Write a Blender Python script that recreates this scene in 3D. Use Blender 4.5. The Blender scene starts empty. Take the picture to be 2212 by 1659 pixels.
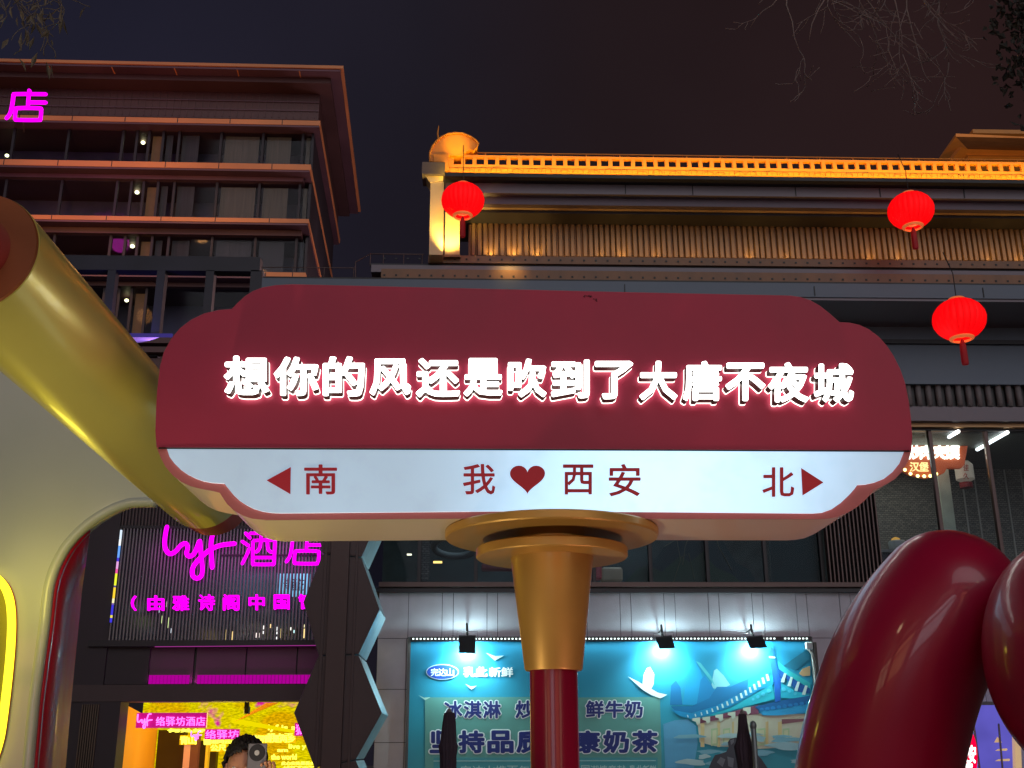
import bpy, bmesh, math, random
from mathutils import Vector, Matrix
R = math.radians
random.seed(7)
sc = bpy.context.scene
COL = sc.collection

# ---------------------------------------------------------------- camera
W, H, F = 2212.0, 1659.0, 2400.0          # measuring grid of the photograph and focal length in it
CX, CY = W/2, H/2
PITCH, YAW, ROLL = R(18.3), R(2.0), R(0.25)
EYE = Vector((0, 0, 1.65))
fwd = Vector((math.sin(YAW)*math.cos(PITCH), math.cos(YAW)*math.cos(PITCH), math.sin(PITCH)))
r0 = Vector((math.cos(YAW), -math.sin(YAW), 0)); u0 = r0.cross(fwd)
rt = r0*math.cos(ROLL) - u0*math.sin(ROLL); up = u0*math.cos(ROLL) + r0*math.sin(ROLL)
cam_d = bpy.data.cameras.new('camera'); cam = bpy.data.objects.new('camera', cam_d); COL.objects.link(cam)
cam_d.sensor_width = 36; cam_d.lens = 36*F/W; cam_d.clip_end = 2000; cam_d.clip_start = 0.05
cam.matrix_world = Matrix(((rt.x, up.x, -fwd.x, EYE.x), (rt.y, up.y, -fwd.y, EYE.y), (rt.z, up.z, -fwd.z, EYE.z), (0, 0, 0, 1)))
sc.camera = cam

def ray(x, y): return fwd + rt*((x-CX)/F) - up*((y-CY)/F)
def pd(x, y, d): return EYE + ray(x, y)*d                       # a point at depth d
def py(x, y, Y): r = ray(x, y); return EYE + r*(Y/r.y)           # a point on the wall plane Y
def pz(x, y, z): r = ray(x, y); return EYE + r*((z-EYE.z)/r.z)
def zr(y, Y, x=1500): return py(x, y, Y).z

# ---------------------------------------------------------------- colours
def s2l(c):
    c /= 255.0
    return c/12.92 if c <= .04045 else ((c+.055)/1.055)**2.4
def S(r, g, b): return (s2l(r), s2l(g), s2l(b), 1)

# ---------------------------------------------------------------- world, sun, exposure
wd = bpy.data.worlds.new('World'); sc.world = wd; wd.use_nodes = True
nt = wd.node_tree; nt.nodes.clear()
tc = nt.nodes.new('ShaderNodeTexCoord'); sep = nt.nodes.new('ShaderNodeSeparateXYZ')
nt.links.new(tc.outputs['Generated'], sep.inputs[0])
mr = nt.nodes.new('ShaderNodeMapRange'); mr.inputs[1].default_value = -.45; mr.inputs[2].default_value = .45
nt.links.new(sep.outputs['X'], mr.inputs[0])
cr = nt.nodes.new('ShaderNodeValToRGB'); e = cr.color_ramp.elements
e[0].position = 0; e[0].color = S(28, 28, 43); e[1].position = 1; e[1].color = S(40, 25, 25)
m_ = e.new(.45); m_.color = S(27, 24, 32); m_ = e.new(.62); m_.color = S(33, 24, 27)
nt.links.new(mr.outputs[0], cr.inputs[0])
nz = nt.nodes.new('ShaderNodeTexNoise'); nz.inputs['Scale'].default_value = 2.2; nz.inputs['Detail'].default_value = 3
nt.links.new(tc.outputs['Generated'], nz.inputs['Vector'])
mr2 = nt.nodes.new('ShaderNodeMapRange'); mr2.inputs[1].default_value = .3; mr2.inputs[2].default_value = .7
mr2.inputs[3].default_value = .75; mr2.inputs[4].default_value = 1.3
nt.links.new(nz.outputs[0], mr2.inputs[0])
bg = nt.nodes.new('ShaderNodeBackground'); wo = nt.nodes.new('ShaderNodeOutputWorld')
nt.links.new(cr.outputs[0], bg.inputs['Color']); nt.links.new(mr2.outputs[0], bg.inputs['Strength']); nt.links.new(bg.outputs[0], wo.inputs[0])

# the spill of the lit street, very soft and low, from behind the camera
sd = bpy.data.lights.new('street_spill', 'SUN'); sd.energy = 0.76; sd.angle = R(50); sd.color = (.97, .95, 1)
sun = bpy.data.objects.new('street_spill', sd); COL.objects.link(sun)
sun.rotation_euler = Vector((-.22, 1, -.40)).to_track_quat('-Z', 'Y').to_euler()

sc.view_settings.view_transform = 'Standard'; sc.view_settings.look = 'None'
sc.view_settings.exposure = 0; sc.view_settings.gamma = 1
sc.cycles.use_denoising = True
sc.cycles.max_bounces = 8; sc.cycles.diffuse_bounces = 3; sc.cycles.glossy_bounces = 4
sc.cycles.transparent_max_bounces = 12
sc.cycles.sample_clamp_indirect = 6
sc.cycles.caustics_reflective = False; sc.cycles.caustics_refractive = False

# ---------------------------------------------------------------- materials
MATS = {}
def mat(name, col=None, rough=.6, metal=0, coat=0, vary=.15, vscale=3.0, bump=.0, bscale=60, emis=None, estr=0, spec=.5, stretch=None, aniso=0):
    if name in MATS: return MATS[name]
    m = bpy.data.materials.new(name); m.use_nodes = True; MATS[name] = m
    n = m.node_tree.nodes; l = m.node_tree.links; b = n['Principled BSDF']
    b.inputs['Roughness'].default_value = rough; b.inputs['Metallic'].default_value = metal
    b.inputs['Coat Weight'].default_value = coat; b.inputs['Coat Roughness'].default_value = .06
    b.inputs['Specular IOR Level'].default_value = spec
    b.inputs['Anisotropic'].default_value = aniso
    t = n.new('ShaderNodeTexCoord'); src = t.outputs['Object']
    if stretch:
        mp = n.new('ShaderNodeMapping'); mp.inputs['Scale'].default_value = stretch; l.new(src, mp.inputs[0]); src = mp.outputs[0]
    no = n.new('ShaderNodeTexNoise'); no.inputs['Scale'].default_value = vscale; no.inputs['Detail'].default_value = 6; l.new(src, no.inputs['Vector'])
    rp = n.new('ShaderNodeMapRange'); rp.inputs[1].default_value = .3; rp.inputs[2].default_value = .7
    rp.inputs[3].default_value = 1-vary; rp.inputs[4].default_value = 1+vary; l.new(no.outputs[0], rp.inputs[0])
    mx = n.new('ShaderNodeVectorMath'); mx.operation = 'SCALE'; mx.inputs[0].default_value = col[:3]; l.new(rp.outputs[0], mx.inputs['Scale'])
    l.new(mx.outputs[0], b.inputs['Base Color'])
    rr = n.new('ShaderNodeMapRange'); rr.inputs[3].default_value = max(.02, rough*.8); rr.inputs[4].default_value = min(1, rough*1.25)
    l.new(no.outputs[0], rr.inputs[0]); l.new(rr.outputs[0], b.inputs['Roughness'])
    if bump:
        n2 = n.new('ShaderNodeTexNoise'); n2.inputs['Scale'].default_value = bscale; n2.inputs['Detail'].default_value = 4; l.new(src, n2.inputs['Vector'])
        bp = n.new('ShaderNodeBump'); bp.inputs['Strength'].default_value = bump; bp.inputs['Distance'].default_value = .02
        l.new(n2.outputs[0], bp.inputs['Height']); l.new(bp.outputs[0], b.inputs['Normal'])
    if emis:
        b.inputs['Emission Color'].default_value = emis; b.inputs['Emission Strength'].default_value = estr
    return m
def glow(name, col, strength, vary=0, vscale=4, stretch=None):
    if name in MATS: return MATS[name]
    m = bpy.data.materials.new(name); m.use_nodes = True; MATS[name] = m
    n = m.node_tree.nodes; l = m.node_tree.links; n.clear()
    em = n.new('ShaderNodeEmission'); o = n.new('ShaderNodeOutputMaterial'); l.new(em.outputs[0], o.inputs[0])
    em.inputs[0].default_value = col; em.inputs[1].default_value = strength
    if vary:
        t = n.new('ShaderNodeTexCoord'); no = n.new('ShaderNodeTexNoise'); no.inputs['Scale'].default_value = vscale
        src = t.outputs['Object']
        if stretch:
            mp = n.new('ShaderNodeMapping'); mp.inputs['Scale'].default_value = stretch; l.new(src, mp.inputs[0]); src = mp.outputs[0]
        l.new(src, no.inputs['Vector'])
        r = n.new('ShaderNodeMapRange'); r.inputs[1].default_value = .3; r.inputs[2].default_value = .7
        r.inputs[3].default_value = strength*(1-vary); r.inputs[4].default_value = strength*(1+vary); l.new(no.outputs[0], r.inputs[0]); l.new(r.outputs[0], em.inputs[1])
    return m
def glass(name, tint=(.75, .8, .85, 1), refl=.12, rough=.03):
    if name in MATS: return MATS[name]
    m = bpy.data.materials.new(name); m.use_nodes = True; MATS[name] = m
    n = m.node_tree.nodes; l = m.node_tree.links; n.clear()
    o = n.new('ShaderNodeOutputMaterial'); mx = n.new('ShaderNodeMixShader'); tr = n.new('ShaderNodeBsdfTransparent'); g = n.new('ShaderNodeBsdfGlossy')
    fr = n.new('ShaderNodeLayerWeight'); fr.inputs[0].default_value = refl
    tr.inputs[0].default_value = tint; g.inputs['Roughness'].default_value = rough
    l.new(fr.outputs['Fresnel'], mx.inputs[0]); l.new(tr.outputs[0], mx.inputs[1]); l.new(g.outputs[0], mx.inputs[2]); l.new(mx.outputs[0], o.inputs[0])
    return m

# ---------------------------------------------------------------- object helpers
def props(o, label=None, cat=None, group=None, kind=None):
    if label: o['label'] = label
    if cat: o['category'] = cat
    if group: o['group'] = group
    if kind: o['kind'] = kind
    return o
def link(name, me, parent=None, mats=(), smooth=False):
    o = bpy.data.objects.new(name, me); COL.objects.link(o)
    for m in mats: me.materials.append(m)
    if parent is not None:
        o.parent = parent; o.matrix_parent_inverse = Matrix.Translation(parent.location).inverted() if parent.parent is None else Matrix.Translation(parent.parent.location if parent.type != 'EMPTY' else (0, 0, 0)).inverted()
    if smooth: me.polygons.foreach_set('use_smooth', [True]*len(me.polygons))
    return o
def thing(name, loc, label, cat, group=None):
    o = bpy.data.objects.new(name, None); o.location = loc; o.empty_display_size = .2; COL.objects.link(o)
    return props(o, label, cat, group)
# every mesh is written in world coordinates; reparent keeps it in place
def adopt(o, parent):
    o.parent = parent
    w = Vector((0, 0, 0)); p = parent
    while p is not None: w += p.location; p = p.parent
    o.matrix_parent_inverse = Matrix.Identity(4)
    o.location = -w
    return o
def mesh(name, V, Fc, m, parent=None, smooth=False, mi=None):
    me = bpy.data.meshes.new(name); me.from_pydata([tuple(v) for v in V], [], Fc); me.update()
    o = bpy.data.objects.new(name, me); COL.objects.link(o)
    for k in (m if isinstance(m, (list, tuple)) else [m]): me.materials.append(k)
    if mi: me.polygons.foreach_set('material_index', mi)
    if smooth: me.polygons.foreach_set('use_smooth', [True]*len(me.polygons))
    if parent is not None: adopt(o, parent)
    return o
BF = [(0, 1, 2, 3), (7, 6, 5, 4), (0, 4, 5, 1), (1, 5, 6, 2), (2, 6, 7, 3), (3, 7, 4, 0)]
def box(name, x0, x1, y0, y1, z0, z1, m, parent=None, bev=0):
    V = [(x0, y0, z0), (x0, y0, z1), (x1, y0, z1), (x1, y0, z0), (x0, y1, z0), (x0, y1, z1), (x1, y1, z1), (x1, y1, z0)]
    o = mesh(name, V, BF, m, parent)
    fixn(o)
    if bev: bevel(o, bev)
    return o
def boxes(name, L, m, parent=None):
    V = []; Fc = []
    for (x0, x1, y0, y1, z0, z1) in L:
        k = len(V)
        V += [(x0, y0, z0), (x0, y0, z1), (x1, y0, z1), (x1, y0, z0), (x0, y1, z0), (x0, y1, z1), (x1, y1, z1), (x1, y1, z0)]
        Fc += [tuple(i+k for i in f) for f in BF]
    o = mesh(name, V, Fc, m, parent); fixn(o); return o
def pbox(name, px0, px1, py0, py1, Y, dep, m, parent=None, bev=0):
    """box whose front face covers these pixels of the photo on wall plane Y, axis aligned"""
    yc = (py0+py1)/2; xc = (px0+px1)/2
    return box(name, py(px0, yc, Y).x, py(px1, yc, Y).x, Y, Y+dep, py(xc, py1, Y).z, py(xc, py0, Y).z, m, parent, bev)
def fixn(o):
    bm = bmesh.new(); bm.from_mesh(o.data); bmesh.ops.recalc_face_normals(bm, faces=bm.faces); bm.to_mesh(o.data); bm.free()
def bevel(o, w, seg=2, ang=40):
    b = o.modifiers.new('bevel', 'BEVEL'); b.width = w; b.segments = seg; b.limit_method = 'ANGLE'; b.angle_limit = R(ang)
    return o
def prism(name, front, vec, m, parent=None, side=None, bev=0, smooth_side=False):
    """closed outline (3D points) pushed along vec; front/back n-gons triangulated"""
    vec = Vector(vec); n = len(front); bm = bmesh.new()
    a = [bm.verts.new(p) for p in front]; b = [bm.verts.new(Vector(p)+vec) for p in front]
    f = [bm.faces.new(a), bm.faces.new(b[::-1])]
    sf = []
    for i in range(n):
        j = (i+1) % n; q = bm.faces.new((a[i], b[i], b[j], a[j])); q.material_index = 1 if side else 0; sf.append(q)
    bmesh.ops.recalc_face_normals(bm, faces=bm.faces)
    bmesh.ops.triangulate(bm, faces=f)
    if smooth_side:
        for q in sf: q.smooth = not bev
    me = bpy.data.meshes.new(name); bm.to_mesh(me); bm.free()
    me.materials.append(m)
    if side: me.materials.append(side)
    o = bpy.data.objects.new(name, me); COL.objects.link(o)
    if smooth_side:
        bm = bmesh.new(); bm.from_mesh(me)
        for e_ in bm.edges:
            if len(e_.link_faces) == 2 and e_.calc_face_angle(0) > R(35): e_.smooth = False
        bm.to_mesh(me); bm.free()
    if bev: bevel(o, bev)
    if parent is not None: adopt(o, parent)
    return o
def sharp(o, deg):
    me = o.data; bm = bmesh.new(); bm.from_mesh(me)
    for e_ in bm.edges:
        if len(e_.link_faces) == 2 and e_.calc_face_angle(0) > R(deg): e_.smooth = False
    for f in bm.faces: f.smooth = True
    bm.to_mesh(me); bm.free()
def ppoly(name, pts, Y, dep, m, parent=None, **k):
    return prism(name, [py(x, y, Y) for x, y in pts], (0, dep, 0), m, parent, **k)
def lathe(name, c, prof, m, parent=None, seg=48, fold=None, smooth=True, caps=True):
    V = []; Fc = []
    for (r, z) in prof:
        for k in range(seg):
            a = 2*math.pi*k/seg; q = r*(fold(k, z) if fold else 1)
            V.append((c[0]+q*math.cos(a), c[1]+q*math.sin(a), c[2]+z))
    for i in range(len(prof)-1):
        for k in range(seg):
            j = (k+1) % seg; Fc.append((i*seg+k, i*seg+j, (i+1)*seg+j, (i+1)*seg+k))
    if caps:
        Fc.append(tuple(range(seg))[::-1]); Fc.append(tuple((len(prof)-1)*seg+k for k in range(seg)))
    o = mesh(name, V, Fc, m, parent); fixn(o)
    if smooth: sharp(o, 38)
    return o
def frames(P):
    out = []; prev = None
    for i, p in enumerate(P):
        t = (P[min(i+1, len(P)-1)] - P[max(i-1, 0)]).normalized()
        a = prev - t*prev.dot(t) if prev is not None else Vector((0.13, .2, 1)).cross(t)
        if a.length < 1e-6: a = Vector((1, 0, 0)).cross(t)
        a.normalize(); prev = a; out.append((a, t.cross(a)))
    return out
def catmull(P, n=6, closed=False):
    P = [Vector(p) for p in P]; out = []
    L = len(P); rng = range(L if closed else L-1)
    for i in rng:
        if closed: a, b, c, d = P[(i-1) % L], P[i], P[(i+1) % L], P[(i+2) % L]
        else: a, b, c, d = P[max(i-1, 0)], P[i], P[i+1], P[min(i+2, L-1)]
        for k in range(n):
            t = k/n
            out.append(.5*((2*b)+(c-a)*t+(2*a-5*b+4*c-d)*t*t+(3*b-a-3*c+d)*t**3))
    if not closed: out.append(P[-1])
    return out
def tube_data(P, r, seg=8, round_ends=True, closed=False):
    P = [Vector(p) for p in P]
    if closed: P = P + [P[0], P[1]]
    rad = r if isinstance(r, list) else [r]*len(P)
    if round_ends and not closed:
        t0 = (P[0]-P[1]).normalized(); t1 = (P[-1]-P[-2]).normalized(); a, b = rad[0], rad[-1]
        P = [P[0]+t0*a, P[0]+t0*a*.7] + P + [P[-1]+t1*b*.7, P[-1]+t1*b]; rad = [a*.15, a*.7] + rad + [b*.7, b*.15]
    fr = frames(P); V = []; Fc = []
    for (p, (a, b), q) in zip(P, fr, rad):
        for k in range(seg):
            an = 2*math.pi*k/seg; V.append(p + a*(q*math.cos(an)) + b*(q*math.sin(an)))
    for i in range(len(P)-1):
        for k in range(seg):
            j = (k+1) % seg; Fc.append((i*seg+k, i*seg+j, (i+1)*seg+j, (i+1)*seg+k))
    Fc.append(tuple(range(seg))[::-1]); Fc.append(tuple((len(P)-1)*seg+k for k in range(seg)))
    return V, Fc
def tube(name, P, r, m, parent=None, seg=8, **k):
    V, Fc = tube_data(P, r, seg, **k); o = mesh(name, V, Fc, m, parent, smooth=True); return o
def tubes(name, L, m, parent=None, seg=6, **k):
    V = []; Fc = []
    for P, r in L:
        v, f = tube_data(P, r, seg, **k); n = len(V); V += v; Fc += [tuple(i+n for i in q) for q in f]
    return mesh(name, V, Fc, m, parent, smooth=True)
def join_boxes_at(name, L, m, parent): return boxes(name, L, m, parent)

GL = {}
def glyph_src(ch, bold):
    if (ch, bold) in GL: return GL[ch, bold]
    def get(off):
        c = bpy.data.curves.new('lettering', 'FONT'); c.body = ch; c.size = 1; c.offset = off; c.extrude = .5; c.resolution_u = 2
        o = bpy.data.objects.new('lettering', c); COL.objects.link(o)
        dg = bpy.context.evaluated_depsgraph_get(); dg.update()
        me = bpy.data.meshes.new_from_object(o.evaluated_get(dg))
        V = [v.co.copy() for v in me.vertices]; Fc = [tuple(p.vertices) for p in me.polygons]; N = [p.normal.z for p in me.polygons]
        bpy.data.objects.remove(o); bpy.data.curves.remove(c); bpy.data.meshes.remove(me)
        return V, Fc, N
    V0 = get(0)[0]
    x0, x1 = min(v.x for v in V0), max(v.x for v in V0); y0, y1 = min(v.y for v in V0), max(v.y for v in V0)
    V, Fc, N = get(0)
    if bold:                                   # heavier strokes: the same outline laid round a small circle, each copy a hair deeper
        V2 = []; F2 = []; N2 = []; n_ = len(V); nk = 12 if bold >= .028 else 8
        for k in range(nk+1):
            dx, dy = (bold*math.cos(2*math.pi*k/nk), bold*math.sin(2*math.pi*k/nk)) if k else (0, 0)
            if k == 0: dx = dy = 0
            if k: dx, dy = bold*math.cos(2*math.pi*(k-1)/nk), bold*math.sin(2*math.pi*(k-1)/nk)
            V2 += [Vector((v.x+dx, v.y+dy, v.z*(1-.012*k))) for v in V]; F2 += [tuple(i+k*n_ for i in f) for f in Fc]; N2 += N
        V, Fc, N = V2, F2, N2
    V = [((v.x-x0)/(x1-x0), 1-(v.y-y0)/(y1-y0), v.z) for v in V]
    GL[ch, bold] = (V, Fc, N); return GL[ch, bold]
def glyph(name, ch, bb, Y, thick, m, parent, bold=0, side=None, skew=0, slope=0):
    """one character filling the pixel box bb on plane Y, standing out towards -Y by thick"""
    V, Fc, N = glyph_src(ch, bold); x0, y0, x1, y1 = bb; P = []
    for (u, v, w) in V:
        p = py(x0+(x1-x0)*u+skew*(.5-v), y0+(y1-y0)*v+slope*(u-.5), Y-thick)
        P.append(p+Vector((0, (.5-w)*thick, 0)))
    if side: mi = [0 if n > .9 else 1 for n in N]; return mesh(name, P, Fc, [m, side], parent, mi=mi)
    return mesh(name, P, Fc, m, parent)
def text(name, s, x0, y0, x1, y1, Y, thick, m, parent, bold=0, gap=.12, **k):
    """a line of even-width characters"""
    n = len(s); w = (x1-x0)/(n+gap*(n-1)); out = []
    for i, ch in enumerate(s):
        if ch == ' ': continue
        a = x0+i*w*(1+gap); out.append(glyph(name, ch, (a, y0, a+w, y1), Y, thick, m, parent, bold, **k))
    return out
def latin(name, s, x0, y0, x1, y1, Y, thick, m, parent, bold=0):
    return glyph(name, s, (x0, y0, x1, y1), Y, thick, m, parent, bold)
def lamp(name, kind, loc, energy, col, parent=None, size=.1, size_y=None, aim=None, spot=None, blend=.5):
    d = bpy.data.lights.new(name, kind); d.energy = energy; d.color = col
    if kind == 'AREA':
        d.size = size
        if size_y: d.shape = 'RECTANGLE'; d.size_y = size_y
    elif kind in ('POINT', 'SPOT'): d.shadow_soft_size = size
    if kind == 'SPOT': d.spot_size = R(spot or 90); d.spot_blend = blend
    o = bpy.data.objects.new(name, d); COL.objects.link(o); o.location = loc
    if aim is not None: o.rotation_euler = (Vector(aim)-Vector(loc)).to_track_quat('-Z', 'Y').to_euler()
    if parent is not None:
        w = Vector((0, 0, 0)); p = parent
        while p is not None: w += p.location; p = p.parent
        o.parent = parent; o.location = Vector(loc)-w
    return o

# shared materials
STONE = mat('grey_stone', S(178, 174, 186), .75, vary=.10, vscale=2.5, bump=.15, bscale=40)
JOINT = mat('joint_dark', S(45, 42, 45), .9)
BRONZE = mat('dark_bronze', S(82, 66, 66), .55, .3, vary=.12, vscale=1.5, bump=.05)
BRONZE2 = mat('bronze_trim', S(96, 78, 76), .45, .4, vary=.12)
FASCIA = mat('fascia_metal', S(112, 104, 112), .5, .2, vary=.12, vscale=.8)
BLUEGREY = mat('blue_grey_metal', S(88, 98, 112), .5, .2, vary=.12, vscale=.8)
DARK = mat('dark_frame', S(38, 36, 42), .45, .2)
DARKER = mat('near_black', S(16, 16, 20), .5)
GLASSM = glass('window_glass')
CREAMW = mat('pale_post', S(226, 200, 150), .6, vary=.06)
WOODY = mat('brown_timber', S(130, 98, 76), .6, vary=.2, vscale=3, stretch=(1, 1, .15))
WHITE_G = glow('white_letter_glow', (1, .97, .93, 1), 4.5)

# ================================================================ ground and street
g = box('ground', -150, 150, -60, 150, -.5, 0, mat('paving', S(120, 114, 110), .55, vary=.2, vscale=.7, bump=.1, bscale=8))
props(g, kind='structure')

# ================================================================ SHOP BUILDING (right and centre)
shop = thing('shop_building', (6, 20, 0), 'grey stone shop building with window strip, tile valance and orange-lit upper eave', 'building')
XL, XR = py(800, 580, 19).x, 16.0
# lower stone wall: backing plus panels
wz1 = zr(1278, 20); WX0 = py(815, 1400, 20).x
box('wall', WX0, XR, 20.03, 20.3, 0, wz1, JOINT, shop)
seams = [py(x, 1330, 20).x for x in (882, 955, 979, 1052, 1075)]
x = py(1075, 1330, 20).x; wide = py(955, 1330, 20).x-py(882, 1330, 20).x; nar = py(979, 1330, 20).x-py(955, 1330, 20).x
ed = [WX0]+seams; 
while x < XR:
    x += wide; ed.append(x); x += nar; ed.append(x)
pos_row = [zr(1278, 20), zr(1379, 20, 1000), zr(1489, 20, 850), zr(1604, 20, 850), zr(1720, 20, 850), .35, 0]
pme = {}
POX0, POX1 = py(887, 1390, 20).x, py(1752, 1390, 20).x
for r in range(6):
    zt, zb = pos_row[r], pos_row[r+1]
    es = ed if r == 0 else [WX0, py(877, 1450, 20).x, py(1000, 1450, 20).x]+[py(1000, 1450, 20).x+k*1.15 for k in range(1, 12)]
    for a, b in zip(es[:-1], es[1:]):
        if b > XR or b-a < .05: continue
        if r > 0 and a > POX0+.1 and b < POX1-.1: continue
        d = random.uniform(0, .006)
        box('stone_panel', a+.005, b-.005, 20-d, 20.04, zb+.005, zt-.005, STONE, shop)
# sill below the windows
a = zr(1257, 19.85); 
box('window_sill', WX0, XR, 19.85, 20.45, zr(1268, 19.85), a, BRONZE2, shop, .01)
box('sill_shadow_gap', WX0, XR, 19.93, 20.4, zr(1272, 19.93), zr(1268, 19.85)-.002, DARKER, shop)
box('sill_moulding', WX0, XR, 19.88, 20.4, zr(1279, 19.88), zr(1272, 19.93)-.002, DARK, shop)
# profile of the upper storeys, extruded along x
BX0 = py(565, 620, 18.9).x
bands = [
 ('eave_gutter', 18.64, 380, 387, DARKER, None), ('eave_fascia', 18.9, 385, 422, FASCIA, None),
 ('eave_beam', 19.05, None, 446, mat('beam_purple', S(84, 70, 82), .5, .1), None),
 ('eave_strip', 19.18, None, 453.5, mat('lit_strip_tone', S(150, 125, 100), .5), None),  # light on this eave step put into a paler colour
 ('eave_beam', 19.28, None, 464, DARK, None)]
x0u = py(962, 400, 18.9).x
zprev = zr(377, 18.85)
for nm, Y, yt, yb, m, _ in bands:
    zt = zr(yt, Y) if yt else zprev; zb = zr(yb, Y)
    box(nm, x0u, XR, Y, 20.6, zb, zt-.002, m, shop); zprev = zb
# fascia sheets: panel joints
for px in (1351, 1496, 1718, 1900, 2081):
    q = py(px, 402, 18.88); box('fascia_joint', q.x-.008, q.x+.008, 18.885, 18.9, zr(422, 18.9)+.01, zr(385, 18.9)-.01, DARKER, shop)
# soffit down to the ribbed wall
box('ribbed_wall_backing', py(1012, 520, 19.75).x, XR, 19.8, 20.5, zr(560, 19.75), zprev-.002, WOODY, shop)
RIB = mat('ribbed_sheet', S(128, 100, 70), .42, .3, vary=.1, vscale=2, stretch=(1, 1, .1))
xa = py(1017, 520, 19.75).x; rme = None; k = 0
z0, z1 = zr(556, 19.75), zprev-.004
while xa < 11.2:
    wdt = .105+.02*random.random()
    if rme is None:
        o = prism('wall_rib', [Vector((xa, 19.80, z0)), Vector((xa+.02, 19.74, z0)), Vector((xa+.085, 19.74, z0)), Vector((xa+.105, 19.80, z0))], (0, 0, z1-z0), RIB, shop); rme = o; bx = xa
    else:
        o = rme.copy(); COL.objects.link(o); o.location = rme.location+Vector((xa-bx, random.uniform(-.006, .006), 0))
    xa += wdt; k += 1
box('upper_ledge', py(925, 566, 19.3).x, XR, 19.3, 20.6, zr(573, 19.3), zr(557, 19.3), WOODY, shop)
box('upper_ledge_recess', py(800, 566, 19.3).x, XR, 19.36, 20.6, zr(579, 19.36), zr(573, 19.3)-.002, DARK, shop)
box('middle_ledge', XL, XR, 19.15, 20.6, zr(594, 19.15), zr(579, 19.15), FASCIA, shop)
box('lower_ledge', py(823, 600, 19).x, XR, 19.0, 20.6, zr(607, 19), zr(594, 19.15)-.002, WOODY, shop)
box('ledge_shadow_gap', BX0, XR, 18.98, 20.6, zr(613, 18.98), zr(607, 19)-.002, DARKER, shop)
box('canopy_fascia', BX0, XR, 18.9, 20.6, zr(639, 18.9), zr(613, 18.98)-.002, BLUEGREY, shop)
zs = zr(639, 18.9)-.002
box('canopy_soffit', BX0, XR, 18.93, 20.6, zs-.05, zs, FASCIA, shop)
ztop = zs-.052
box('upper_wall', XL, XR, 20.25, 20.6, zr(822, 20.25), ztop, BLUEGREY, shop)
box('upper_wall_trim', XL, XR, 20.18, 20.25, zr(738, 20.18), zr(729, 20.18), DARK, shop)
for px, yy in ((2124, 625), (1350, 626), (1760, 627)):
    q = py(px, yy, 18.88); box('canopy_joint', q.x-.008, q.x+.008, 18.885, 18.9, zr(638, 18.9)+.01, zr(615, 18.9)-.01, DARKER, shop)
# dentil blocks (small dark holes) along the two ledges
for nm, Y, yy in (('upper_dentils', 19.3, 565), ('lower_dentils', 19.0, 600.5)):
    L = []
    for i in range(0, 60):
        q = py(830+i*25.4, yy, Y-.01); zz = zr(yy, Y)
        if q.x > 14: break
        L.append((q.x-.018, q.x+.018, Y-.012, Y+.01, zz-.02, zz+.012))
    props(boxes(nm, L, DARKER, shop), kind='stuff')
# tile valance (grey half round tiles hanging over the window head)
box('valance_backing', XL, XR, 20.1, 20.3, zr(873, 20.0), zr(824, 20.0), DARKER, shop)
box('valance_rail', XL, XR, 19.95, 20.12, zr(826, 19.95), zr(820, 19.95), BLUEGREY, shop)
TILE = mat('grey_tile', S(112, 106, 108), .6, vary=.15)
xa = py(1900, 850, 20).x; tz0, tz1 = zr(872, 20), zr(827, 20); tme = None
while xa < 11.5:
    if tme is None:
        o = tube('valance_tile', [Vector((xa, 20.06, tz0)), Vector((xa, 20.06, tz1))], .06, TILE, shop, seg=10, round_ends=False); tme = o; bx = xa
    else:
        o = tme.copy(); COL.objects.link(o); o.location = tme.location+Vector((xa-bx, random.uniform(-.01, .01), 0))
    xa += .195
box('window_head', XL, XR, 20.05, 20.5, zr(906, 20.05), zr(873, 20.0)-.002, FASCIA, shop)
HEADLIT = mat('lit_head_rail', S(190, 150, 105), .4, .3, vary=.2, vscale=2)  # warm light on the window header put into the rail's colour
box('head_rail', XL, XR, 20.2, 20.5, zr(919, 20.2), zr(906, 20.05)-.002, HEADLIT, shop)
box('window_top_frame', XL, XR, 20.3, 20.5, zr(927, 20.3), zr(919, 20.2)-.002, DARK, shop)
WZ0, WZ1 = zr(1257, 19.85)+.0, zr(927, 20.3)
mull = [py(p, 1200, 20.35).x for p in (786, 906, 1028, 1150, 1282, 1404, 1527, 1652, 1774, 1898, 2041, 2166, 2290)]
for i, xm in enumerate(mull):
    box('mullion', xm-.035, xm+.035, 20.32, 20.42, WZ0, WZ1-.002, DARK if i < 9 else BRONZE2, shop, .006)
for a, b in zip(mull[:-1], mull[1:]):
    box('window_pane', a+.036, b-.036, 20.37, 20.376, WZ0+.002, WZ1-.004, GLASSM, shop)
# vertical louvres between the seventh and eighth mullions
for i in range(14):
    xx = py(1783, 1200, 20.2).x+.04+i*(mull[9]-py(1783, 1200, 20.2).x-.08)/13
    o = box('louvre', xx-.012, xx+.012, 20.12, 20.28, WZ0+.002, zr(900, 20.2), BRONZE2, shop)
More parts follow.
